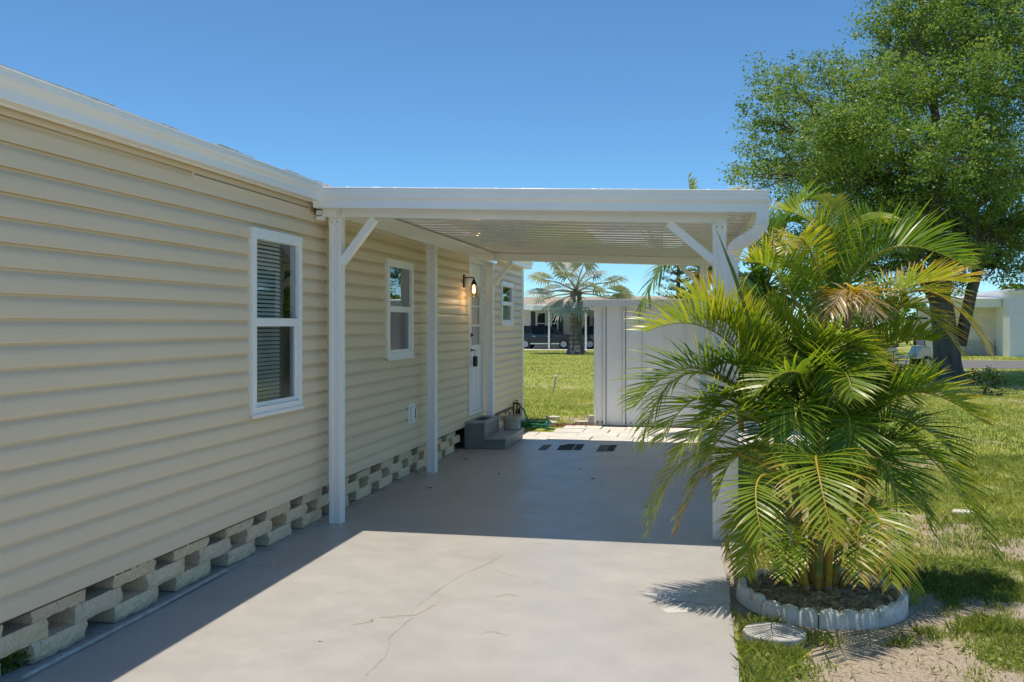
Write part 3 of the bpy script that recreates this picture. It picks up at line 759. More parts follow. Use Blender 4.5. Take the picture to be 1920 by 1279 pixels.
# bits at the shed's foot
def slab_stone(px, py, r_, t, lab, grp='stepping stones by the shed', mat='stone', z=-.03, asp=.8):
    p = gr(px, py, 0); q = MB(); n = 26; ring = [(r_ * math.cos(2*math.pi*i/n) * (1 + .02*math.sin(3*i)), r_ * asp * math.sin(2*math.pi*i/n)) for i in range(n)]
    q.prism(ring, 'z', 0, t); o = q.build('stepping_stone', mat, bevel=.008); o.location = (p.x, p.y, z); props(o, lab, 'stepping stone', grp); return o
slab_stone(1029, 795, .15, .07, 'round pale stepping stone beside the hose at the paver edge')
slab_stone(1037, 785, .125, .07, 'flat pale stepping stone furthest back on the sandy grass')
slab_stone(1091, 794, .11, .07, 'small pale stepping stone on the mulch near the shed corner')
slab_stone(1452, 1190, .158, .055, 'thick round concrete stepping stone in front of the scalloped planter ring', None, 'curb', -.035, .95)
p = gr(1802, 957); q = MB(); q.prism([(-.09,-.05),(.02,-.07),(.1,-.02),(.07,.06),(-.05,.07)], 'z', 0, .04); o = q.build('flat_rock', 'stone', bevel=.012); o.location = (p.x, p.y, -.04); props(o, 'white flat rock half buried in the lawn right of the palm', 'rock')
p = gr(1110, 797); q = MB(); q.box((-.06, 0, 0), (.05, .19, .17)); o = q.build('concrete_block', 'curb', bevel=.008); o.location = (p.x, p.y, -.02); props(o, 'single grey concrete block standing at the shed corner', 'concrete block')
n = 900; c0 = gr(1068, 797); pos = np.stack([c0.x + rng.normal(0, .22, n), c0.y + .05 + rng.normal(0, .1, n), -.025 + rng.random(n) * .035], 1)
leaf_m = leaf_cloud('mulch', pos, rng.uniform(.02, .05, n), 'mulch', None, np.zeros(n), .5, 1.5); props(leaf_m, kind='stuff', label='patch of reddish bark mulch at the paver edge')
sk_ = thing('lawn_stake', 'thin weathered stake leaning in the lawn behind the carport', 'stake', gr(1037, 737, -.03))
q = MB(); q.tube([(0, 0, 0), (.035, 0, .2), (.075, 0, .40)], [.016, .018, .02]); q.build('shaft', 'stake', sk_); q = MB(); q.lathe([(.028, .38), (.034, .41), (.02, .44)], (.075, 0, 0), 8); q.build('cap', 'nwhite', sk_)
# pale concrete street unseen behind the camera, added to bounce light onto the siding
mb = MB(); mb.add([(-70,-16,-.02),(70,-16,-.02),(70,-4.0,-.02),(-70,-4.0,-.02)], [(0,1,2,3)]); props(mb.build('bounce_street', 'paver', fix=False), kind='structure')
# ================================================================== PALMS
def bez3(p0, pm, p2, n, tm=.5):
    """quadratic bezier through pm at tm"""
    p0, pm, p2 = (np.array(v, float) for v in (p0, pm, p2))
    c = (pm - (1-tm)**2 * p0 - tm**2 * p2) / (2 * tm * (1-tm))
    t = np.linspace(0, 1, n)[:, None]
    return (1-t)**2 * p0 + 2*t*(1-t) * c + t**2 * p2

def frond(parent, p0, pm, p2, L=.36, n=42, lift=.5, tint=.35, dry=.15, roll=0.0, wid=.0125, droop=.35, start=.14, rtint=None, rad=.009, curl=0.0, mat='palmleaf', seed=None):
    dry = dry * 1.25 + .05
    """pinnate leaf: rachis through three points with paired drooping leaflets"""
    rg = np.random.default_rng(seed if seed is not None else rng.integers(1 << 30))
    P = bez3(p0, pm, p2, 60); T = unit(np.gradient(P, axis=0)); up = np.array([0, 0, 1.0])
    Sd = np.cross(T, up)
    bad = np.linalg.norm(Sd, axis=1) < .12
    if bad.any(): Sd[bad] += np.array([.2, .1, 0])
    Sd = unit(Sd)
    for i in range(1, 60):                                  # keep the side vector continuous
        if np.dot(Sd[i], Sd[i-1]) < 0: Sd[i] = -Sd[i]
    Nn = np.cross(Sd, T)
    c_, s_ = math.cos(roll), math.sin(roll); Sd, Nn = Sd * c_ + Nn * s_, Nn * c_ - Sd * s_
    V = []; Fc = []; TT = []
    K = 6
    for side in (-1, 1):
        for k in range(n):
            t = start + (1 - start) * (k + rg.uniform(-.3, .3) + .5) / n; t = min(max(t, 0), .995); i = t * 59; i0 = int(i); 
            p = P[i0] + (P[min(i0+1, 59)] - P[i0]) * (i - i0)
            u = (t - start) / (1 - start)
            ll = L * (.30 + .70 * math.sin(math.pi * min(1, (u * .80 + .17)))) * rg.uniform(.88, 1.1)
            if u > .93: ll *= .8
            fw = .45 + .75 * u ** 1.5
            lf = lift + rg.normal(0, .10)
            d = unit(Sd[i0] * side * math.cos(lf) + Nn[i0] * math.sin(lf) + T[i0] * fw)
            # blade stations
            q = p.copy(); pts = []; dd = d.copy()
            dr = droop * rg.uniform(.5, 1.5)
            for j in range(K):
                pts.append(q.copy()); q = q + dd * ll / (K - 1)
                dd = unit(dd + np.array([0, 0, -1.0]) * dr * .42 * (j + 1) / K + rg.normal(0, .03 + curl, 3))
            pts = np.array(pts); tg = unit(np.gradient(pts, axis=0))
            wv = unit(np.cross(tg, Nn[i0] * math.cos(lf) - Sd[i0] * side * math.sin(lf) + rg.normal(0, .15, 3)))
            prof = np.array([.45, .9, 1, .85, .5, .04]) * wid * .5 * rg.uniform(.85, 1.15)
            b0 = len(V)
            for j in range(K): V += [pts[j] + wv[j] * prof[j], pts[j] - wv[j] * prof[j]]
            tb = tint + .07 + rg.normal(0, .06) + .10 * (u - .5) * dry * 4
            for j in range(K):
                e = tb + dry * max(0, j - 2.2) ** 1.5 * .16 * rg.uniform(.4, 1.5)
                TT += [min(1, max(0, e))] * 2
            Fc += [(b0+2*j, b0+2*j+1, b0+2*j+3, b0+2*j+2) for j in range(K-1)]
    o = np_mesh('frond', V, Fc, mat, parent, TT)
    # midrib
    mb = MB(); ids = np.linspace(0, 59, 16).astype(int); mb.tube([P[i] for i in ids], [rad * (1.25 - 1.05 * i / 59) for i in ids], 6)
    rb = mb.build('midrib', 'palmstem', o, smooth='all')
    at_ = rb.data.attributes.new('tint', 'FLOAT', 'POINT'); at_.data.foreach_set('value', np.full(len(rb.data.vertices), rtint if rtint is not None else .5, np.float32))
    return o

def stem(parent, pts, rs, tint, name='stem', n=12):
    mb = MB(); P = bez3(pts[0], pts[1], pts[2], 26)
    rr = [rs[0] + (rs[1] - rs[0]) * i / 25 + (.0025 if i % 4 == 0 else 0) for i in range(26)]
    mb.tube(P, rr, n); o = mb.build(name, 'palmstem', parent, smooth='all')
    a = o.data.attributes.new('tint', 'FLOAT', 'POINT')
    a.data.foreach_set('value', np.array([np.clip(tint + .12 * math.sin(i * 1.7) + (.35 if i < 5 else 0), 0, 1) for i in range(26) for j in range(n)], np.float32)[:len(o.data.vertices)])
    return o

palm = thing('areca_palm', 'large clumping areca palm with arching yellow green fronds inside the scalloped planter ring', 'palm', (0, 0, 0))
D0 = 5.72
def P_(x, y, dd=0): return at(x, y, D0 + dd)
# stems
for a, b_, c_, r0, r1, tn in (
    ((1505,1118,.02), (1500,1000,.03), (1480,850,.05), .027, .020, .35), ((1535,1122,-.06), (1537,990,-.02), (1543,790,.0), .026, .021, .45),
    ((1525,1116,.1), (1530,820,.18), (1553,560,.2), .030, .022, .40), ((1560,1118,.05), (1580,980,.1), (1600,800,.1), .026, .018, .40),
    ((1585,1112,.12), (1610,950,.16), (1650,740,.2), .024, .017, .35), ((1490,1112,.16), (1455,920,.2), (1420,760,.2), .024, .017, .35),
    ((1545,1108,.2), (1560,900,.32), (1600,650,.4), .026, .018, .4), ((1515,1124,-.1), (1500,1040,-.16), (1480,950,-.22), .02, .014, .6),
    ((1552,1124,-.08), (1556,1040,-.15), (1560,930,-.2), .02, .014, .68), ((1575,1120,.0), (1600,1040,-.02), (1640,930,-.05), .018, .013, .45),
    ((1480,1116,.05), (1450,1030,.0), (1410,930,-.02), .018, .012, .4)):
    stem(palm, (P_(*a), P_(*b_), P_(*c_)), (r0, r1), tn)
FR = [
 # p0, pm, p2, kwargs   upper crown
 ((1553,560,.2),(1540,440,.22),(1452,392,.25), dict(tint=.42, L=.26, lift=.35, dry=.35, wid=0.0095)),
 ((1553,560,.2),(1556,450,.2),(1562,372,.2), dict(tint=.45, L=.20, lift=.5, dry=.3, wid=0.0092, rtint=.62)),
 ((1553,560,.2),(1590,430,.15),(1668,400,.1), dict(tint=.38, L=.26, dry=.3, wid=0.0092)),
 ((1565,590,.2),(1660,468,.12),(1812,500,-.05), dict(tint=.24, L=.38, lift=.75, dry=.18, n=40)),
 ((1560,590,.2),(1600,500,.2),(1640,418,.2), dict(tint=.22, L=.36, lift=.4, dry=.15, roll=.9, wid=0.0145)),
 ((1550,560,.15),(1510,455,.05),(1476,470,-.12), dict(tint=.52, L=.22, lift=.3, dry=.25)),
 ((1600,650,.35),(1725,545,.25),(1852,655,.1), dict(tint=.55, L=.44, lift=.15, dry=.45, rtint=.84, n=52, wid=.017, droop=.6)),
 ((1600,640,.4),(1690,545,.45),(1812,530,.4), dict(tint=.50, L=.40, lift=.40, n=50, wid=.016, dry=.5, rtint=.78)),
 ((1530,640,.2),(1465,525,.12),(1408,492,.05), dict(tint=.40, L=.36, lift=.55, dry=.55)),
 ((1550,640,.15),(1510,530,.2),(1450,480,.4), dict(tint=.3, L=.36, lift=.55, dry=.4)),
 ((1585,620,.1),(1588,545,.0),(1556,590,-.14), dict(tint=.80, n=26, L=.26, lift=-.1, dry=.4, droop=.9, curl=.06, rtint=.95)),
 ((1590,620,.1),(1612,548,.0),(1640,590,-.12), dict(tint=.76, n=26, L=.26, lift=.0, dry=.4, droop=.9, curl=.06, rtint=.95)),
 ((1550,620,.2),(1580,520,.4),(1640,480,.6), dict(tint=.25, L=.36, lift=.4)),
 ((1600,650,.3),(1700,575,.2),(1800,660,.1), dict(tint=.5, L=.34, lift=.25, dry=.5, rtint=.75)),
 ((1470,850,.0),(1395,760,-.1),(1330,850,-.15), dict(tint=.33, L=.30, lift=.4, dry=.3)),
 ((1470,820,.05),(1400,700,.0),(1340,690,.0), dict(tint=.3, L=.34, lift=.5, dry=.3)),
 ((1460,760,.1),(1400,640,.05),(1345,600,.05), dict(tint=.42, L=.36, lift=.5, dry=.2)),
 ((1480,900,.0),(1400,840,-.1),(1345,930,-.1), dict(tint=.36, L=.28, lift=.35, dry=.4)),
 ((1470,780,.1),(1390,740,.0),(1320,790,.0), dict(tint=.28, L=.32, lift=.4, dry=.25)),
 ((1450,700,.15),(1390,620,.1),(1330,600,.1), dict(tint=.45, L=.34, lift=.5, dry=.3)),
 ((1520,700,.1),(1570,640,-.05),(1660,690,-.15), dict(tint=.40, L=.32, lift=.45, dry=.4)),
 # left fan
 ((1450,770,.15),(1345,625,.05),(1212,622,-.1), dict(tint=.46, L=.42, lift=.62, dry=.12, n=42, wid=0.0139)),
 ((1450,770,.15),(1370,612,.12),(1290,560,.1), dict(tint=.50, L=.40, lift=.5, dry=.08, n=40, wid=0.0131)),
 ((1440,790,.1),(1310,690,.0),(1192,762,-.1), dict(tint=.24, L=.40, lift=.55, dry=.35, n=40)),
 ((1440,780,.1),(1290,700,.05),(1200,838,.0), dict(tint=.26, L=.36, lift=.1, dry=.45, rtint=.6, droop=.8)),
 ((1450,810,.05),(1330,742,-.1),(1238,828,-.2), dict(tint=.40, L=.34, lift=.35, dry=.25, n=40)),
 ((1460,830,.0),(1370,775,-.2),(1265,862,-.3), dict(tint=.42, L=.32, lift=.3, dry=.25)),
 ((1500,800,.1),(1480,660,.1),(1440,570,.15), dict(tint=.36, L=.36, lift=.55, dry=.35)),
 ((1510,800,.05),(1505,690,.0),(1475,600,.0), dict(tint=.34, L=.34, lift=.5, dry=.4)),
 ((1500,790,.1),(1430,660,.25),(1390,560,.3), dict(tint=.34, L=.36, lift=.5, dry=.3)),
 # centre
 ((1545,800,.0),(1500,700,-.18),(1415,742,-.32), dict(tint=.36, L=.34, lift=.45, dry=.15, n=38, wid=0.0131)),
 ((1545,800,.0),(1575,700,-.15),(1600,745,-.38), dict(tint=.37, L=.34, lift=.5, dry=.18)),
 ((1545,800,.0),(1530,700,.0),(1555,610,.05), dict(tint=.33, L=.34, lift=.55, dry=.3)),
 ((1545,820,.0),(1500,760,-.2),(1490,860,-.4), dict(tint=.22, L=.34, lift=.4, dry=.1)),
 ((1560,830,.0),(1590,780,-.2),(1590,870,-.42), dict(tint=.20, L=.34, lift=.4, dry=.12)),
 # right
 ((1570,860,.05),(1650,770,.0),(1752,715,-.05), dict(tint=.20, L=.38, lift=.75, dry=.12, n=38, wid=0.0151)),
 ((1600,800,.1),(1710,735,.05),(1838,790,-.05), dict(tint=.47, L=.38, lift=.55, dry=.2, rtint=.7, n=36, wid=0.0139)),
 ((1600,740,.25),(1660,655,.25),(1752,640,.25), dict(tint=.36, L=.34, lift=.7, dry=.08, wid=0.0131)),
 ((1600,760,.2),(1640,640,.3),(1700,560,.4), dict(tint=.28, L=.36, lift=.5, dry=.2)),
 ((1600,830,.1),(1700,790,.1),(1800,868,.1), dict(tint=.16, L=.34, lift=.4, dry=.15)),
 ((1600,850,.05),(1740,845,.0),(1868,1045,-.05), dict(tint=.22, L=.34, lift=.3, dry=.5, n=38, rtint=.5)),
 ((1590,870,.0),(1700,830,-.1),(1820,960,-.15), dict(tint=.30, L=.34, lift=.35, dry=.55)),
 ((1585,880,.0),(1670,855,-.2),(1742,985,-.3), dict(tint=.13, L=.34, lift=.35, dry=.05, n=38)),
 ((1580,880,.0),(1640,850,-.25),(1690,960,-.4), dict(tint=.17, L=.32, lift=.35, dry=.1)),
 # front
 ((1545,900,-.08),(1530,862,-.62),(1562,1010,-1.02), dict(tint=.40, L=.36, lift=.18, dry=.5, n=34, wid=0.0151, rtint=.66, droop=.5)),
 ((1500,930,-.1),(1425,895,-.50),(1432,1020,-.85), dict(tint=.37, L=.28, lift=.25, dry=.15, n=34, rtint=.62, wid=0.0119)),
 ((1480,900,.0),(1310,850,-.1),(1215,1000,-.15), dict(tint=.50, L=.27, lift=.2, dry=.1, n=42, wid=0.0113, rtint=.52, droop=.8)),
 ((1470,900,.05),(1350,862,.1),(1262,1005,.1), dict(tint=.58, L=.22, lift=.1, dry=.6, rtint=.7, droop=.9)),
 ((1490,960,-.05),(1430,960,-.22),(1400,1075,-.3), dict(tint=.38, L=.26, lift=.2, dry=.35, droop=.7)),
 ((1490,980,-.02),(1405,950,-.05),(1362,1045,-.05), dict(tint=.40, L=.24, lift=.2, dry=.4, droop=.7)),
 ((1580,970,-.1),(1640,960,-.55),(1672,1095,-.85), dict(tint=.42, L=.28, lift=.2, dry=.5, rtint=.65, droop=.6)),
 ((1570,980,-.1),(1600,970,-.55),(1612,1090,-.95), dict(tint=.48, L=.25, lift=.15, dry=.45, rtint=.7, droop=.7)),
 ((1590,960,.0),(1680,985,-.05),(1708,1135,-.1), dict(tint=.42, L=.22, lift=.2, dry=.15, droop=.7)),
 ((1510,1000,-.1),(1490,990,-.45),(1470,1085,-.80), dict(tint=.40, L=.24, lift=.2, dry=.35, droop=.6)),
 ((1470,1000,.1),(1420,985,.15),(1395,1085,.1), dict(tint=.30, L=.24, lift=.2, dry=.3)),
]
for p0, pm, p2, kw in FR: frond(palm, P_(*p0), P_(*pm), P_(*p2), **kw)
# dark inner and rear fronds filling the clump
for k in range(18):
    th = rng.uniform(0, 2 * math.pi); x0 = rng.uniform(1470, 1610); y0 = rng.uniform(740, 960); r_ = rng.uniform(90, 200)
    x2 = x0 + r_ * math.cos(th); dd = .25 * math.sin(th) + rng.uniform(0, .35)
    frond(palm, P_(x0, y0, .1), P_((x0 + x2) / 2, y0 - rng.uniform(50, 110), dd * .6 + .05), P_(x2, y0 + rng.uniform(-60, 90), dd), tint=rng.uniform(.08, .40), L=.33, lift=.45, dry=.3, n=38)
# spear leaf
mb = MB(); mb.tube([P_(1440, 760, .1), P_(1403, 595, -.15), P_(1375, 510, -.2), P_(1344, 432, -.25)], [.008, .009, .011, .0015], 6)
sp_ = mb.build('spear_leaf', 'palmstem', palm, smooth='all'); a = sp_.data.attributes.new('tint', 'FLOAT', 'POINT'); a.data.foreach_set('value', np.full(len(sp_.data.vertices), .05, np.float32))

# palm behind the carport
palm2 = thing('areca_palm', 'areca palm behind the carport with one frond hanging in front of the white shed', 'palm', (0, 0, 0))
D1 = 14.2
def Q_(x, y, dd=0): return at(x, y, D1 + dd)
for a, b_, c_ in (((1362,812,0),(1360,690,0),(1352,545,0)), ((1380,812,.2),(1392,690,.2),(1420,560,.3)), ((1390,812,.4),(1405,650,.4),(1450,500,.5))): stem(palm2, (Q_(*a), Q_(*b_), Q_(*c_)), (.045, .032), .4)
for p0, pm, p2, kw in (
    ((1352,550,0),(1262,488,-.2),(1195,600,-.3), dict(tint=.20, L=.62, lift=.0, dry=.2, wid=.042, n=32, droop=1.0)),
    ((1352,550,0),(1300,470,.0),(1230,510,.1), dict(tint=.42, L=.45, lift=.2, dry=.2, wid=.035)),
    ((1352,550,0),(1322,505,.1),(1270,590,.1), dict(tint=.76, L=.42, lift=-.2, dry=.4, wid=.032, droop=1.0, curl=.05)),
    ((1352,550,0),(1330,510,-.2),(1300,585,-.4), dict(tint=.82, L=.38, lift=-.2, dry=.4, wid=.03, droop=1.0, curl=.06)),
    ((1352,550,.0),(1310,440,.1),(1291,330,.15), dict(tint=.52, L=.32, lift=.9, dry=.15, wid=.03, n=26)),
    ((1420,560,.3),(1450,440,.3),(1500,420,.3), dict(tint=.2, L=.6, lift=.3, wid=.04)),
    ((1420,560,.3),(1400,430,.3),(1395,370,.3), dict(tint=.4, L=.5, lift=.5, wid=.035)),
    ((1420,560,.3),(1470,500,.2),(1540,560,.1), dict(tint=.12, L=.6, lift=.2, wid=.04)),
    ((1450,500,.5),(1430,400,.5),(1370,360,.5), dict(tint=.55, L=.45, lift=.3, wid=.03, dry=.4)),
    ((1450,500,.5),(1490,390,.5),(1540,380,.5), dict(tint=.3, L=.5, lift=.4, wid=.035)),
    ((1420,560,.3),(1400,520,.2),(1385,600,.0), dict(tint=.1, L=.6, lift=.2, wid=.045)),
    ((1420,580,.3),(1440,540,.2),(1440,640,.0), dict(tint=.08, L=.6, lift=.2, wid=.045)),
    ((1450,560,.5),(1500,560,.4),(1530,660,.3), dict(tint=.12, L=.6, lift=.2, wid=.045)),
    ((1400,620,.3),(1420,620,.2),(1400,720,.0), dict(tint=.1, L=.6, lift=.2, wid=.045))):
    frond(palm2, Q_(*p0), Q_(*pm), Q_(*p2), rad=.02, **kw)

# planter ring of scalloped edging pieces
RC = Vector((.662, 5.90, 0)); RR = .455
ring = thing('planter_ring', 'round planter ring of whitewashed scalloped concrete edging round the palm clump', 'planter', RC)
NP = 9
for k in range(NP):
    a0 = 2*math.pi*(k + .012)/NP - .3; a1 = 2*math.pi*(k + .988)/NP - .3; n = 30; q = MB(); vs = []
    ro = RR + random.uniform(-.015, .015); hh = .086 + random.uniform(-.012, .008)
    for i in range(n + 1):
        t = i / n; th = a0 + (a1 - a0) * t; zt = hh + .024 * math.sqrt(max(0, 1 - (2 * ((t * 3) % 1.0 if t < 1 else 1.0) - 1) ** 2))
        for rr, z in ((ro + .029, 0), (ro + .027, zt - .022), (ro + .016, zt - .003), (ro - .016, zt - .003), (ro - .027, zt - .022), (ro - .029, 0)):
            vs.append((rr * math.cos(th), rr * math.sin(th), z))
    q.add(vs, [(i*6+j, i*6+j+1, (i+1)*6+j+1, (i+1)*6+j) for i in range(n) for j in range(5)] + [tuple(range(6)), tuple(n*6 + j for j in range(6))[::-1]])
    o = q.build('edging_piece', 'edging', ring, smooth=True); o.location = (0, 0, -.03 + random.uniform(-.008, .004)); o.rotation_euler = (random.uniform(-.02, .02), random.uniform(-.02, .02), 0)
n = 1500; th = rng.uniform(0, 2*math.pi, n); rr = .41 * np.sqrt(rng.random(n))
litter = leaf_cloud('leaf_litter', np.stack([RC.x + rr*np.cos(th), RC.y + rr*np.sin(th), .0 + rng.random(n)*.05], 1), rng.uniform(.02, .06, n), 'litter', None, rng.random(n), .35, 1.5) if False else None
M['litter'] = leafmat('dry litter', [(0, (.16, .115, .07)), (.5, (.36, .28, .18)), (1, (.58, .50, .37))], .8, .1, .2)
q = MB(); q.lathe([(.425, -.05), (.42, .012), (.3, .03), (.1, .035)], RC, 40); props(q.build('planter_soil', 'soil', smooth=True), kind='structure')
litter = leaf_cloud('leaf_litter', np.stack([RC.x + rr*np.cos(th), RC.y + rr*np.sin(th), .015 + rng.random(n)*.045], 1), rng.uniform(.02, .06, n), 'litter', None, rng.random(n), .35, 1.5)
props(litter, kind='stuff', label='dry brown leaf litter inside the planter ring')
# curb beside the carport post and a stick lying on it
q = MB(); y = 6.15
for k in range(4): q.box((.165 + random.uniform(0, .02), y, -.06), (.285, y + .285, .035 + random.uniform(-.012, .012))); y += .30
cb = q.build('concrete_curb', 'curb', bevel=.01); props(cb, 'low grey concrete curb along the slab edge beside the right front carport post', 'curb')
q = MB(); q.tube([(.132, 7.15, .02), (.128, 6.7, .012), (.142, 6.15, .014)], [.010, .012, .009], 6); props(q.build('wooden_stick', 'stake'), 'thin pale stick lying along the slab edge by the palm', 'stick')

# ================================================================== GRASS
def blades(n, xlo, xhi, ylo, yhi, hmin, hmax, w, thr=.45):
    x = rng.uniform(xlo, xhi, n); y = rng.uniform(ylo, yhi, n)
    g = grass_mask(x, y) + (fbm(x * 5, y * 5, 31) - .5) * 1.5
    keep = (g > thr + rng.normal(0, .16, n))
    keep &= ~((x > -3.1) & (x < EDGE + .012 + rng.uniform(0, .02, n)) & (y < 13.3)) & ~((x < 1.65) & (x > -2.7) & (y < 15.36) & (y > 13.2)) & ~((x > sx0 - .02) & (x < sx1) & (y > 15.3) & (y < 17.9)) & ~((x < -2.95) & (y < 16.3))
    keep &= np.hypot(x - RC.x, y - RC.y) > .55
    keep &= ~((x > .15) & (x < .30) & (y > 6.1) & (y < 7.4))
    keep &= ~((x > 2.4) & (y > 38.5) & (y < 48.5)) & (y < 62)
    return x[keep], y[keep], g[keep]
VV = []; TT = []
for n, b, hh, w in ((190000, (.1, 3.6, 3.6, 7.2), (.012, .042), .0055), (150000, (-2.9, 6.2, 7.0, 13), (.015, .05), .008), (110000, (-7, 11, 13, 24), (.02, .055), .014), (110000, (-14, 26, 24, 62), (.02, .06), .03)):
    x, y, g = blades(n, *b, *hh, w)
    m_ = len(x); z = ground_z(x, y) if b[2] < 20 else np.full(m_, -.035)
    h_ = rng.uniform(hh[0], hh[1], m_) * (.6 + .7 * fbm(x * 2.3, y * 2.3, 77))
    tuft = (fbm(x * 3.1 + 9, y * 3.1, 41, 2) > .62) & (b[2] < 13); h_ = np.where(tuft, h_ * 1.8, h_)
    an = rng.uniform(0, 2*math.pi, m_); ln = rng.uniform(.2, 1.3, m_) * h_
    wv = rng.uniform(.6, 1.4, m_) * w; wa = an + math.pi/2 + rng.normal(0, .5, m_)
    base = np.stack([x, y, z], 1); side = np.stack([np.cos(wa), np.sin(wa), np.zeros(m_)], 1) * wv[:, None] / 2
    lean = np.stack([np.cos(an) * ln, np.sin(an) * ln, h_], 1)
    mid = base + lean * np.array([.4, .4, .62])
    VV.append(np.stack([base - side, base + side, mid + side * .8, base + lean, mid - side * .8], 1).reshape(-1, 3))
    t = np.clip(.36 + (fbm(x * .5, y * .5, 55) - .5) * 1.0 + rng.normal(0, .14, m_) + np.where(rng.random(m_) < .22, .42, 0) - np.where(tuft, .12, 0), 0, 1)
    TT.append(np.repeat(t, 5))
V = np.concatenate(VV); Fq = np.arange(len(V)).reshape(-1, 5)
gs = np_mesh('grass', V, Fq, 'grass', None, np.concatenate(TT)); props(gs, kind='stuff', label='patchy green lawn grass')
# weeds: broad leaf ground cover in the near lawn
n = 26000; x = rng.uniform(.2, 4.2, n); y = rng.uniform(3.8, 11, n); k_ = (fbm(x * 2.2 + 5, y * 2.2, 63) > .56) & (np.hypot(x - RC.x, y - RC.y) > .57) & (grass_mask(x, y) > .35); x = x[k_]; y = y[k_]
wd = leaf_cloud('ground_weeds', np.stack([x, y, ground_z(x, y) + rng.uniform(.005, .05, len(x))], 1), rng.uniform(.018, .045, len(x)), 'grass', None, np.clip(rng.normal(.22, .12, len(x)), 0, 1), .6, 1.0); props(wd, kind='stuff', label='low broad leaved weeds in the lawn')
# dry straw lying flat on the sandy patches
n = 9000; x = rng.uniform(.2, 4.0, n); y = rng.uniform(3.7, 9, n); k_ = (np.hypot(x - RC.x, y - RC.y) > .5) & (fbm(x * 3, y * 3, 91) > .46); x = x[k_]; y = y[k_]
sw = leaf_cloud('dry_straw', np.stack([x, y, ground_z(x, y) + rng.uniform(.002, .012, len(x))], 1), rng.uniform(.02, .08, len(x)), 'litter', None, rng.random(len(x)), .12, 3.0); props(sw, kind='stuff', label='dry straw and leaf litter on the sandy lawn')
# weed tuft beside the skirting
def tuft_mesh(name, c, n, r_, hmax, lab, cat, mat='grass', tm=.2):
    an = rng.uniform(0, 2*math.pi, n); rr = r_ * np.sqrt(rng.random(n)); x = c.x + rr*np.cos(an)*.6; y = c.y + rr*np.sin(an)*1.6
    pos = np.stack([x, y, rng.random(n) ** 1.5 * hmax + c.z], 1)
    o = leaf_cloud(name, pos, rng.uniform(.02, .05, n), mat, None, np.clip(rng.normal(tm, .15, n), 0, 1), .4, .4); return props(o, lab, cat)
tuft_mesh('weed', gr(28, 1246), 420, .10, .10, 'green weed growing at the foot of the block skirting', 'weed')

# ================================================================== TREES
def tube_tree(segs, name, mat, parent):
    q = MB()
    for pts, rs in segs: q.tube(pts, rs, 10)
    return q.build(name, mat, parent, smooth='all')
def wob(a, b_, k, amt):
    a, b_ = Vector(a), Vector(b_); return [a.lerp(b_, i / k) + Vector(rng.normal(0, amt, 3)) * math.sin(math.pi * i / k) for i in range(k + 1)]
def crown_from_blobs(blobs, per, leaves, sig, size, rnd=.75):
    cs = []
    for c, r_ in blobs:
        m_ = max(3, int(per * (r_ ** 2.2))); d = unit(rng.normal(size=(m_, 3))); rad = r_ * rng.random(m_) ** .45
        cs.append(np.array(c) + d * rad[:, None] * np.array([1, 1, .85]))
    cs = np.concatenate(cs); m_ = len(cs)
    pos = np.repeat(cs, leaves, 0) + rng.normal(0, 1, (m_ * leaves, 3)) * np.repeat(rng.uniform(.5, 1.3, m_) * sig, leaves)[:, None] * np.array([1, 1, .7])
    ct = np.repeat(rng.normal(.42, .16, m_), leaves) + rng.normal(0, .16, m_ * leaves)
    sz = rng.uniform(size[0], size[1], len(pos))
    return pos, sz, np.clip(ct, 0, 1), cs

oak = thing('oak_tree', 'tall spreading dark green oak tree with thick grey trunk right of the palm', 'tree', (0, 0, 0))
DT = 28.8; tb = flat(1775, DT, -.1)
B = [(1455,150,65,0),(1425,225,60,1),(1430,305,65,0),(1395,335,40,-1),(1500,240,80,2),(1510,345,80,-1),(1560,150,70,1),(1655,70,75,0),(1620,165,95,-1.5),(1720,60,95,1),(1600,290,95,0),
     (1740,180,110,-2),(1700,320,105,0),(1820,80,95,0),(1850,225,110,-1),(1800,350,105,-2.5),(1890,380,90,0),(1915,150,70,1.5),(1640,400,80,-1),(1720,430,75,0),(1850,450,60,1),(1570,400,65,.5),
     (1690,-50,90,1),(1800,-60,100,-1),(1960,60,90,0),(2010,200,110,0),(2020,340,100,-1),(1950,280,100,2.5),(1880,-50,80,0),(1500,450,45,0),(1920,460,55,-1.5),(1990,440,70,1),
     (1650,230,100,3.5),(1800,250,120,4),(1560,320,90,4),(1720,380,90,4.5),(1880,320,90,4.5),(1690,120,90,4),(1480,300,70,3.5),(1620,250,90,-4),(1760,280,100,-5),(1860,140,90,-4),(1690,420,60,-4),(1560,250,70,-3.5),(1790,480,45,-2),(1850,10,80,-1),(1910,-10,80,1),(1780,0,80,2),(1730,20,70,-1),(1940,90,80,-1.5),(1820,40,80,-2.5),(1880,80,80,2),(1870,440,70,2),(1920,420,70,-2),(1770,450,60,1),(1650,505,45,1),(1720,515,42,0),(1790,525,36,-1),(1862,505,45,0),(1910,505,50,1),(1600,505,45,2),(1700,470,65,-2.5),(1820,480,50,-3),(1560,480,45,1),(1600,470,50,2),(1660,470,60,0),(1740,490,50,-1),(1800,430,80,1.5),(1880,470,50,.5),(1540,440,60,2),(1700,360,90,0),(1780,400,80,2),(1620,340,90,1),(1560,310,80,-2),(1850,330,90,-3),(1760,90,90,2),(1680,170,90,-3),(1480,180,60,-2),(1960,410,60,-2),(1580,230,80,-4)]
blobs = []
for x, y, r_, dd in B:
    blobs.append((at(x, y, DT + dd), r_ * (DT + dd) / F * .93))
pos, sz, tn, cs = crown_from_blobs(blobs, 44, 40, .17, (.07, .135))
leaf_cloud('crown', pos, sz, 'oakleaf', oak, tn, .5, .35)
segs = []
fork = flat(1762, DT, 2.3); q0 = tb
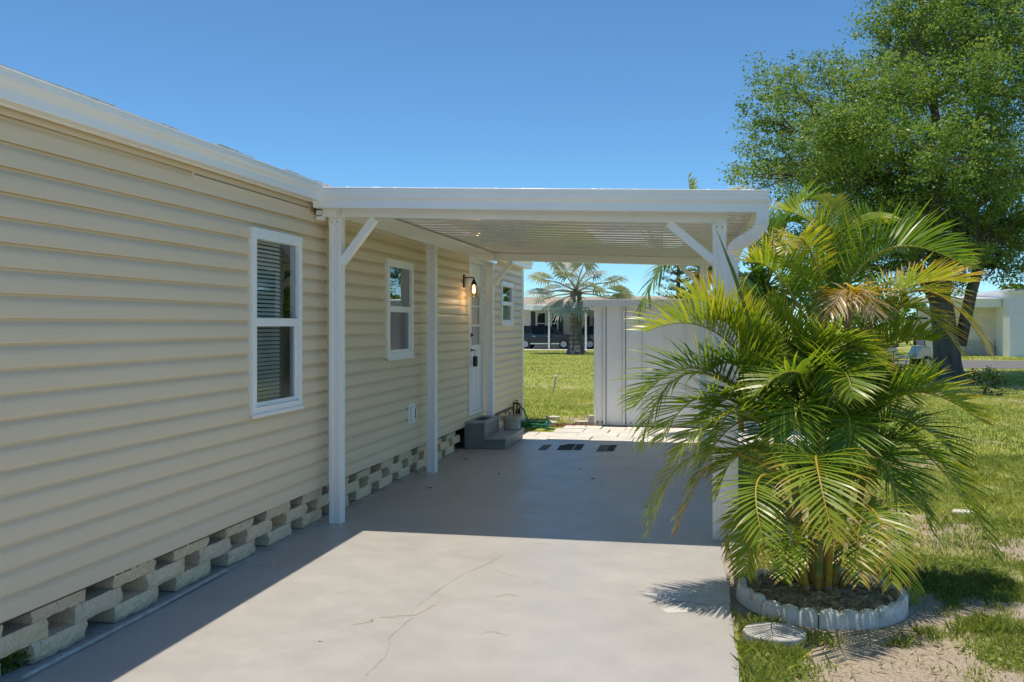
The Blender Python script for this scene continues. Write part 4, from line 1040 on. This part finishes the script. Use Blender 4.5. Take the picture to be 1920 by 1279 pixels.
mb = MB()
P0 = bez3(tb, flat(1772, DT, 1.0), fork, 14); nn = 18; vs = []
for i, p in enumerate(P0):                                        # fluted, flaring bole
    r0 = .38 + .20 * math.exp(-i / 2.0) - .004 * i
    for j in range(nn):
        th = 2*math.pi*j/nn; rr = r0 * (1 + .09 * math.cos(3*th + .4) + .05 * math.sin(5*th + i*.25) + random.uniform(-.025, .025))
        vs.append((p[0] + rr*math.cos(th), p[1] + rr*math.sin(th), p[2]))
mb.add(vs, [(i*nn+j, i*nn+(j+1)%nn, (i+1)*nn+(j+1)%nn, (i+1)*nn+j) for i in range(13) for j in range(nn)])
limbs = []
for (x, y, dd, r0, r1, s0) in ((1600,250,0,.26,.10,fork), (1750,180,-1.5,.30,.10,fork), (1850,180,0,.27,.09,fork), (1690,300,3.5,.22,.09,fork), (1860,300,-2,.20,.08,fork)):
    e = at(x, y, DT + dd); pts = wob(s0, e, 8, .22); limbs.append((pts, e)); mb.tube(pts, [r0 + (r1 - r0) * i / 8 for i in range(9)], 9)
s1 = flat(1800, DT, 1.0); pts = [s1, at(1822, 545, DT), at(1840, 485, DT - .2), at(1870, 420, DT - .4), at(1900, 350, DT)]; mb.tube(pts, [.19, .17, .15, .12, .09], 9); limbs.append((pts, pts[-1]))
for c, r_ in blobs:
    best = min((p for pts, e in limbs for p in pts[2:]), key=lambda p: (p - c).length + (2.0 if p.z > c.z + .5 else 0))
    pts = wob(best, c, 5, .18); mb.tube(pts, [.075, .065, .05, .038, .026, .012], 6)
    for k in range(3):
        e = c + Vector(unit(rng.normal(0, 1, 3))) * r_ * .65; mb.tube(wob(pts[3], e, 3, .1), [.03, .022, .015, .006], 5)
mb.build('trunk', 'bark', oak, smooth='all')

def small_tree(name, lab, px, d, ytop, wpx, nb, group=None, mat='oakleaf', leaf=(.2, .4), cat='tree', per=9, yb=None):
    t = thing(name, lab, cat, flat(px, d, -.05), group); base = flat(px, d, -.05); zt = H - (ytop - HY) / F * d; w = wpx / F * d
    bl = []
    zb = zt * .35 if yb is None else yb
    for k in range(nb):
        u = rng.random(); z = zb + (zt - zb) * u; wr = w / 2 * math.sin(math.pi * (.2 + .7 * u)) ; an = rng.uniform(0, 6.28); r_ = w * rng.uniform(.16, .26)
        bl.append((np.array([math.cos(an) * wr * .7, math.sin(an) * wr * .7, min(z, zt - r_ * .7)]), r_))
    pos, sz, tn, cs = crown_from_blobs(bl, per, 16, .35 * w / 6, leaf)
    pos[:, 2] = np.maximum(pos[:, 2], .0)
    leaf_cloud('crown', pos, sz, mat, t, tn, .5, .4)
    q = MB(); q.tube([(0, 0, 0), (.05, 0, zt * .35), (0, .05, zt * .7)], [w * .035, w * .028, w * .01], 8); q.build('trunk', 'bark', t, smooth='all')
    return t
far = [(1010,110,585,80,'low dark tree beyond the neighbour roof at its left end'),(1130,120,588,70,'far dark tree just right of the silver fan palm crown'),(1215,60,548,60,'bushy dark green tree behind the shed roof'),(1170,120,590,60,'low far tree line clump above the shed roof'),
       (1420,46,480,130,'dark leafy tree filling the gap behind the carport downspout'),(1500,52,500,150,'broad dark green tree behind the upper palm fronds'),(1600,60,520,120,'dark tree behind the golf cart'),(1900,100,535,80,'far tree peeking over the right hand white building'),(1655,75,560,90,'low dark tree beyond the road just right of the golf cart canopy'),(1715,80,556,80,'low tree beyond the road seen against the left edge of the oak trunk'),(1560,78,552,90,'low tree far beyond the road hidden mostly by the upper palm fronds')]
for px, d, yt, w, lab in far: small_tree('background_tree', lab, px, d, yt, w, 14, 'trees in the background', leaf=(.25 * d / 60, .5 * d / 60), per=4 if d > 80 else 7)
# reflections need something to see across the lawn: trees on the right outside the frame are left out

sb = small_tree('shrub', 'round dark leafy shrub at the foot of the oak trunk', 1845, 22.6, 688, 78, 16, None, 'shrubleaf', (.05, .10), 'shrub', 120, yb=.1)
small_tree('shrub', 'small green sucker shrub left of the oak trunk base', 1722, 27.5, 688, 40, 8, None, 'shrubleaf', (.05, .10), 'shrub', 160, yb=.05)

# layered blue-green conifer behind the shed
cf = thing('conifer', 'silvery layered conifer rising behind the shed roof', 'tree', flat(1272, 32, -.05))
V = []; TT = []; q = MB(); q.tube([(0, 0, 0), (0, 0, 2), (0, 0, 4.6)], [.12, .09, .03], 8); q.build('trunk', 'bark', cf, smooth='all')
pos = []
for lv in range(15):
    z = .7 + lv * .27; rad = 1.15 * (1 - lv / 17) + .1
    for k in range(9):
        an = k * .7 + lv * .9 + rng.normal(0, .15)
        for s in np.linspace(.1, 1, 18): pos += [[math.cos(an)*rad*s + rng.normal(0, .05), math.sin(an)*rad*s + rng.normal(0, .05), z + .28 * s * s - .12 * s + rng.normal(0, .025)] for _ in range(3)]
pos = np.array(pos); leaf_cloud('crown', pos, rng.uniform(.06, .14, len(pos)), 'conifer', cf, np.clip(rng.normal(.5, .25, len(pos)), 0, 1), .3, .3)

# silver fan palm
fp = thing('fan_palm', 'silver blue fan palm with thick grey trunk on the far lawn', 'palm', flat(1080, 55, -.04)); 
mb = MB(); vs = []; nn = 16
for i in range(30):
    t = i / 29; z = t * 3.6; r_ = .34 + .28 * math.exp(-t * 9) + (.018 if i % 2 else 0) - .02 * t
    for j in range(nn): th = 2*math.pi*j/nn; rr = r_ * (1 + random.uniform(-.03, .03)); vs.append((rr*math.cos(th) - .0*z, rr*math.sin(th), z))
mb.add(vs, [(i*nn+j, i*nn+(j+1)%nn, (i+1)*nn+(j+1)%nn, (i+1)*nn+j) for i in range(29) for j in range(nn)]); mb.build('trunk', 'palmbark', fp)
def fan(parent, c, e, R_, tint, twist):
    c, e = np.array(c, float), np.array(e, float); d = unit(e - c); up = np.array([0, 0, 1.0]); s = unit(np.cross(d, up)); n_ = np.cross(s, d)
    s, n_ = s * math.cos(twist) + n_ * math.sin(twist), n_ * math.cos(twist) - s * math.sin(twist)
    V = []; Fc = []; TT = []; m_ = 30
    for k in range(m_):
        th = (k / (m_ - 1) - .5) * R(290); dr = d * math.cos(th) + s * math.sin(th); L = R_ * (1 - .18 * abs(th) / R(145)) * rng.uniform(.9, 1.06)
        sw = d * -math.sin(th) + s * math.cos(th); w0 = L * R(290) / m_ * .78
        for j, (f, w, dz) in enumerate(((.04, .1, .0), (.55, 1.0, .05), (.8, .55, -.04), (1, .06, -.22))):
            p = e + dr * L * f + n_ * (.10 * L * abs(math.sin(th)) + (.04 if k % 2 else -.02) * L * f) + np.array([0, 0, dz * L])
            V += [p + sw * w0 * w * .5, p - sw * w0 * w * .5]; TT += [np.clip(tint + rng.normal(0, .1), 0, 1)] * 2
        b0 = k * 8; Fc += [(b0+2*j, b0+2*j+1, b0+2*j+3, b0+2*j+2) for j in range(3)]
    o = np_mesh('frond', V, Fc, 'fanleaf', parent, TT)
    q = MB(); mid = (c + e) / 2 + np.array([0, 0, .12]); q.tube([c, mid, e], [.06, .045, .03], 6); q.build('petiole', 'stake', o, smooth='all'); return o
for k, (az, el, L, tw) in enumerate(((180,-25,1.7,.2),(150,10,1.9,.5),(200,30,2.0,-.3),(230,-40,1.5,.3),(0,25,2.1,.2),(20,-5,2.2,-.2),(-25,-30,1.7,.2),(-50,10,1.8,.5),(-80,-35,1.5,0),(-100,35,1.7,.2),(60,40,1.9,0),(100,20,1.9,0),(120,55,1.9,.2),(-140,60,1.9,0),(30,70,2.0,.2),(-60,65,1.9,.2),(-160,5,2.1,.3),(-15,5,2.6,.6),(165,-5,2.5,.3))):
    az, el = R(az), R(el - 12); fan(fp, (0, 0, 3.55 + .2 * math.sin(el)), (L * math.cos(az) * math.cos(el), L * math.sin(az) * math.cos(el), 3.7 + L * math.sin(el) * .9), 1.12, rng.uniform(.15, .65), tw)

# ================================================================== NEIGHBOURS
nh = thing('neighbour_house', 'white neighbour house with shuttered windows and open carport on the far lawn', 'house', (0, 0, 0))
DN = 66
def nx_(px, y): # x on plane y=const seen at px
    k = (px - CX) / F; return y * (k * CA - SA) / (CA + k * SA)
YN = 68.0
xl, xr = nx_(930, YN), nx_(1330, YN)
q = MB(); q.box((xl, YN, -.05), (nx_(1086, YN), YN + 8, 2.75)); q.box((nx_(1086, YN), YN + 4, -.05), (xr, YN + 8, 2.75)); q.build('wall', 'nwall', nh)
q = MB(); q.box((xl - .5, YN - .5, 2.75), (xr, YN + 8.5, 3.0)); q.build('fascia', 'nwhite', nh)
q = MB(); q.prism([(YN - .6, 3.0), (YN - .6, 3.06), (YN + 4, 3.75), (YN + 9, 3.06), (YN + 9, 3.0)], 'x', xl - .6, xr + .1); q.build('roof', 'nroof', nh)
YC = 64.2
q = MB(); x0, x1 = nx_(1000, YC), nx_(1112, YC) + 2
q.add([(x0,YC,2.62),(x1,YC,2.62),(x1,YN,2.80),(x0-2.5,YN,2.80),(x0,YC,2.95),(x1,YC,2.95),(x1,YN,3.08),(x0-2.5,YN,3.08)], [(0,3,2,1),(4,5,6,7),(0,1,5,4),(1,2,6,5),(2,3,7,6),(3,0,4,7)]); q.build('carport_roof', 'nwhite', nh)
for px in (1029.5, 1098.5, 1160):
    x = nx_(px, YC + .2); q = MB(); q.box((x - .06, YC + .14, -.03), (x + .06, YC + .26, 2.66)); q.build('post', 'nwhite', nh)
for a, b_ in ((1006, 1024), (1033, 1046)):
    x0, x1 = nx_(a, YN), nx_(b_, YN); q = MB(); q.box((x0, YN - .06, .95), (x1, YN + .01, 2.55)); w_ = q.build('window', 'nwhite', nh)
    q = MB(); q.box((x0 + .07, YN - .07, 1.02), (x1 - .07, YN - .062, 1.7)); q.box((x0 + .07, YN - .07, 1.76), (x1 - .07, YN - .062, 2.48)); q.build('pane', 'carglass', w_)
for a, b_ in ((995.5, 1003.5), (1048, 1052), (1052.6, 1055.5), (1079, 1083)):
    x0, x1 = nx_(a, YN), nx_(b_, YN); q = MB(); q.box((x0, YN - .05, .95), (x1, YN + .01, 2.6)); q.build('shutter', 'shutter', nh)
q = MB(); q.box((nx_(1087, YN), YN + 3.9, 0), (nx_(1093, YN), YN + 4.02, 2.3)); q.box((nx_(1100, YN), YN + 3.9, .8), (nx_(1112, YN), YN + 4.02, 2.2)); q.build('dark_opening', 'shutter', nh)

# right hand building
YB = 53.5; xc = nx_(1893, YB)
rb = thing('white_building', 'white sided building with recessed cream porch wall at the right edge across the road', 'house', (0, 0, 0))
q = MB(); z = -.05
while z < 3.35: q.add([(xc, YB, z), (xc + 9, YB, z), (xc + 9, YB + .03, z + .16), (xc, YB + .03, z + .16)], [(0,1,2,3)]); q.add([(xc, YB, z), (xc, YB + .03, z + .16), (xc, YB + 10, z + .16), (xc, YB + 10, z)], [(0,1,2,3)]); z += .16
q.build('siding', 'nwhite', rb, fix=False)
q = MB(); q.box((xc + .01, YB + .05, 0), (xc + 9, YB + 9, 3.3)); q.box((xc - 2.6, YB + 2.5, -.05), (xc, YB + 9, 2.6)); q.build('wall', 'nwall', rb)
q = MB(); q.box((xc - 3, YB + 1.2, 2.55), (xc - .05, YB + 1.3, 2.95)); q.box((xc - 3, YB + 1.3, 2.6), (xc - .05, YB + 2.5, 2.7)); q.build('fascia', 'nwhite', rb)
q = MB(); q.prism([(YB + 1.1, 2.95), (YB + 1.1, 3.02), (YB + 9, 3.35), (YB + 9, 2.95)], 'x', xc - 3.1, xc - .02); q.box((xc - .15, YB - .2, 3.31), (xc + 9.2, YB + 9.2, 3.42)); q.build('roof', 'nwhite', rb)
q = MB(); q.box((xc - 1.5, YB + 2.3, 0), (xc - .1, YB + 2.5, .75)); q.build('planter_wall', 'curb', rb)

# ================================================================== VEHICLES
def vehicle(lab, paint, loc, rz=0):
    """estate style SUV, length along x, nose at +x"""
    t = thing('parked_suv', lab, 'car', loc, 'dark cars under the neighbour carport', rz)
    W = .92
    low = [(-2.2,.42),(-2.24,.62),(-2.2,.95),(-2.12,1.02),(.75,1.04),(1.5,.98),(2.05,.86),(2.2,.72),(2.23,.45),(2.1,.30),(-2.05,.30)]
    secs = ((-W, .93), (-W * .97, 1.0), (-.5, 1.02), (.5, 1.02), (W * .97, 1.0), (W, .93)); vs = []
    for y, s in secs: vs += [(x * (.985 if abs(y) > .9 else 1), y, .62 + (z - .62) * s) for x, z in low]
    n = len(low); q = MB(); q.add(vs, [(i*n+j, i*n+(j+1)%n, (i+1)*n+(j+1)%n, (i+1)*n+j) for i in range(5) for j in range(n)] + [tuple(range(n))[::-1], tuple(5*n + j for j in range(n))])
    body = q.build('body', paint, t, smooth=True, bevel=.03)
    gh = [(-2.1,1.02),(-1.85,1.50),(-1.6,1.57),(-.1,1.60),(.2,1.56),(.95,1.03)]
    vs = []
    for y, s in ((-.88, 0), (-.70, 1), (.70, 1), (.88, 0)):
        pass
    n = len(gh); vs = []
    for sgn in (-1, 1): vs += [(x, sgn * (.88 - .20 * (z - 1.02) / .58), z) for x, z in gh]
    q = MB(); q.add(vs, [tuple(range(n))[::-1], tuple(range(n, 2*n))] + [(i, (i+1)%n, n+(i+1)%n, n+i) for i in range(n)]); q.build('glasshouse', 'carglass', t)
    q = MB()
    q.add([(x, s * (.895 - .20 * (z - 1.02) / .58 - (0 if 0 < i < 5 else 0)), z + .02) for s in (-1, 1) for i, (x, z) in enumerate(((-1.88,1.48),(-1.6,1.57),(-.1,1.60),(.22,1.55)))], [(0,1,5,4),(1,2,6,5),(2,3,7,6)])
    for sgn in (-1, 1):
        for (x0, z0), (x1, z1) in (((.97,1.04),(.2,1.57)), ((.0,1.04),(-.08,1.59)), ((-1.02,1.04),(-1.02,1.59)), ((-2.12,1.04),(-1.84,1.52))):
            f = lambda z: sgn * (.885 - .20 * (z - 1.02) / .58); q.bar((x0, f(z0), z0), (x1, f(z1), z1), .07, .03)
    q.build('roof', paint, t)
    q = MB(); q.box((-1.0, -.945, .33), (1.0, -.915, .40)); q.box((-1.0, .915, .33), (1.0, .945, .40)); q.build('side_trim', 'chrome', t)
    for x in (-1.36, 1.30):
        for s in (-1, 1):
            q = MB(); q.lathe([(.20, -.1), (.30, -.11), (.335, -.08), (.335, .08), (.30, .11), (.20, .1)], (x, s * .84, .335), 22, 'y'); w_ = q.build('wheel', 'tyre', t, smooth=True)
            q = MB(); q.lathe([(.21, -.02), (.21, .02)], (x, s * .93, .335), 20, 'y')
            for k in range(5):
                th = k * 2 * math.pi / 5; q.bar((x, s * .955, .335), (x + .19 * math.cos(th), s * .95, .335 + .19 * math.sin(th)), .05, .02, (0, 1, 0))
            q.build('rim', 'rim', w_)
            q = MB(); q.lathe([(.37, -.04), (.37, .04)], (x, s * .885, .335), 22, 'y'); q.build('wheel_arch', 'black', t)
    for s in (-1, 1):
        q = MB(); q.box((2.02, s * .62 - .2, .70), (2.2, s * .62 + .2, .82)); q.build('headlight', 'lens', t, bevel=.02)
        q = MB(); q.box((-2.25, s * .72 - .14, .8), (-2.12, s * .72 + .14, 1.0)); q.build('taillight', 'redlens', t, bevel=.02)
        q = MB(); q.box((.62, s * 1.0 - .09, 1.02), (.75, s * 1.0 + .09, 1.16)); q.build('mirror', paint, t, bevel=.02)
        for xx in (-.75, .25): q = MB(); q.box((xx - .11, s * .935 - .012, .86), (xx + .11, s * .935 + .012, .89)); q.build('handle', 'chrome', t)
    return t
yc = 65.6
xw = (nx_(990, yc) + nx_(1060, yc)) / 2
suv = vehicle('navy blue SUV parked under the neighbour carport left of the fan palm', 'carblue', (xw + .03, yc, -.02))
suv2 = vehicle('black car under the neighbour carport half hidden behind the fan palm trunk', 'carblack', (nx_(1108, yc) + 1.36, yc + .3, -.02))

# golf cart on the roadside
gc = thing('golf_cart', 'cream golf cart with dark canopy parked by the road behind the palm', 'golf cart', flat(1688, 37.5, -.03)); gc.rotation_euler.z = R(8)
q = MB(); q.prism([(-1.15,.35),(-1.15,.62),(-.95,.78),(-.3,.78),(-.2,.45),(.45,.45),(.62,.82),(.95,.80),(1.15,.55),(1.15,.32)], 'y', -.55, .55); q.build('body', 'cart', gc, bevel=.05)
q = MB(); q.box((-.85, -.5, .78), (-.2, .5, .92)); q.box((-.95, -.5, .92), (-.80, .5, 1.3)); q.build('seat', 'seatvinyl', gc, bevel=.04)
q = MB(); q.box((-1.1, -.6, 1.86), (.85, .6, 1.94)); q.build('canopy', 'black', gc, bevel=.03)
for x, x2 in ((-1.0, -.95), (.78, .55)):
    for s in (-1, 1): q = MB(); q.tube([(x, s * .52, .75), (x2, s * .54, 1.87)], .018, 8); q.build('canopy_post', 'black', gc)
q = MB(); q.add([(.80, -.5, .85), (.80, .5, .85), (.58, .5, 1.82), (.58, -.5, 1.82)], [(0,1,2,3)]); q.build('windshield', 'lens', gc)
q = MB(); q.tube([(.55, .25, .8), (.35, .25, 1.05)], .015); q.lathe([(.17, -.012), (.19, 0), (.17, .012)], (.34, .25, 1.06), 18, 'x'); q.build('steering_wheel', 'black', gc)
for x in (-.8, .82):
    for s in (-1, 1):
        q = MB(); q.lathe([(.11, -.08), (.2, -.09), (.225, -.06), (.225, .06), (.2, .09), (.11, .08)], (x, s * .5, .225), 20, 'y'); w_ = q.build('wheel', 'tyre', gc, smooth=True)
        q = MB(); q.lathe([(.12, -.02), (.12, .02)], (x, s * .57, .225), 16, 'y'); q.build('rim', 'rim', w_)
sp2 = flat(1668, 29.5, -.04); q = MB(); vs = []; nn = 16
prof = [(.36,0),(.32,.12),(.30,.34),(.29,.36),(.12,.35)]
for r_, z in prof:
    for j in range(nn): th = 2*math.pi*j/nn; rr = r_ * (1 + .08*math.sin(3*th) + random.uniform(-.04, .04)); vs.append((rr*math.cos(th), rr*math.sin(th), z + random.uniform(-.015, .015)))
q.add(vs, [(i*nn+j, i*nn+(j+1)%nn, (i+1)*nn+(j+1)%nn, (i+1)*nn+j) for i in range(len(prof)-1) for j in range(nn)] + [tuple(4*nn + j for j in range(nn))])
o = q.build('tree_stump', 'stump'); o.location = sp2; props(o, 'low dark stump on the lawn left of the oak trunk', 'stump')

# ================================================================== CAMERA, SUN, SKY
cam = bpy.data.cameras.new('camera'); co = bpy.data.objects.new('camera', cam); COL.objects.link(co)
cam.sensor_width = 36; cam.lens = 36 * F / 1920; cam.clip_end = 3000; cam.clip_start = .05
co.location = (0, 0, H); co.rotation_euler = (R(90), 0, A)
cam.shift_y = -(1279 / 2 - HY) / 1920
scene.camera = co
ldir = Vector((.118, .022, -1)).normalized()
sun = bpy.data.lights.new('sun', 'SUN'); sun.energy = SUN_E; sun.angle = R(.53); sun.color = (1, .89, .73)
so = bpy.data.objects.new('sun', sun); COL.objects.link(so); so.rotation_euler = ldir.to_track_quat('-Z', 'Y').to_euler(); so.location = (0, 0, 20)
w = bpy.data.worlds.new('World'); scene.world = w; w.use_nodes = True
nt = w.node_tree; bg = nt.nodes['Background']; sky = nt.nodes.new('ShaderNodeTexSky'); sky.sky_type = 'NISHITA'; sky.sun_disc = False
sky.sun_elevation = math.asin(-ldir.z); sky.sun_rotation = math.atan2(-ldir.x, -ldir.y) % (2 * math.pi)
sky.air_density = .7; sky.dust_density = 0; sky.ozone_density = 7
nt.links.new(mixc(nt, 1.0, sky.outputs[0], (.69, .93, .93), 'MULTIPLY'), bg.inputs[0]); bg.inputs[1].default_value = SKY_S
scene.view_settings.view_transform = 'Standard'; scene.view_settings.look = 'None'; scene.view_settings.exposure = EXPO
scene.view_settings.gamma = 1
scene.render.engine = 'CYCLES'
scene.cycles.max_bounces = 14; scene.cycles.diffuse_bounces = 8; scene.cycles.transparent_max_bounces = 16
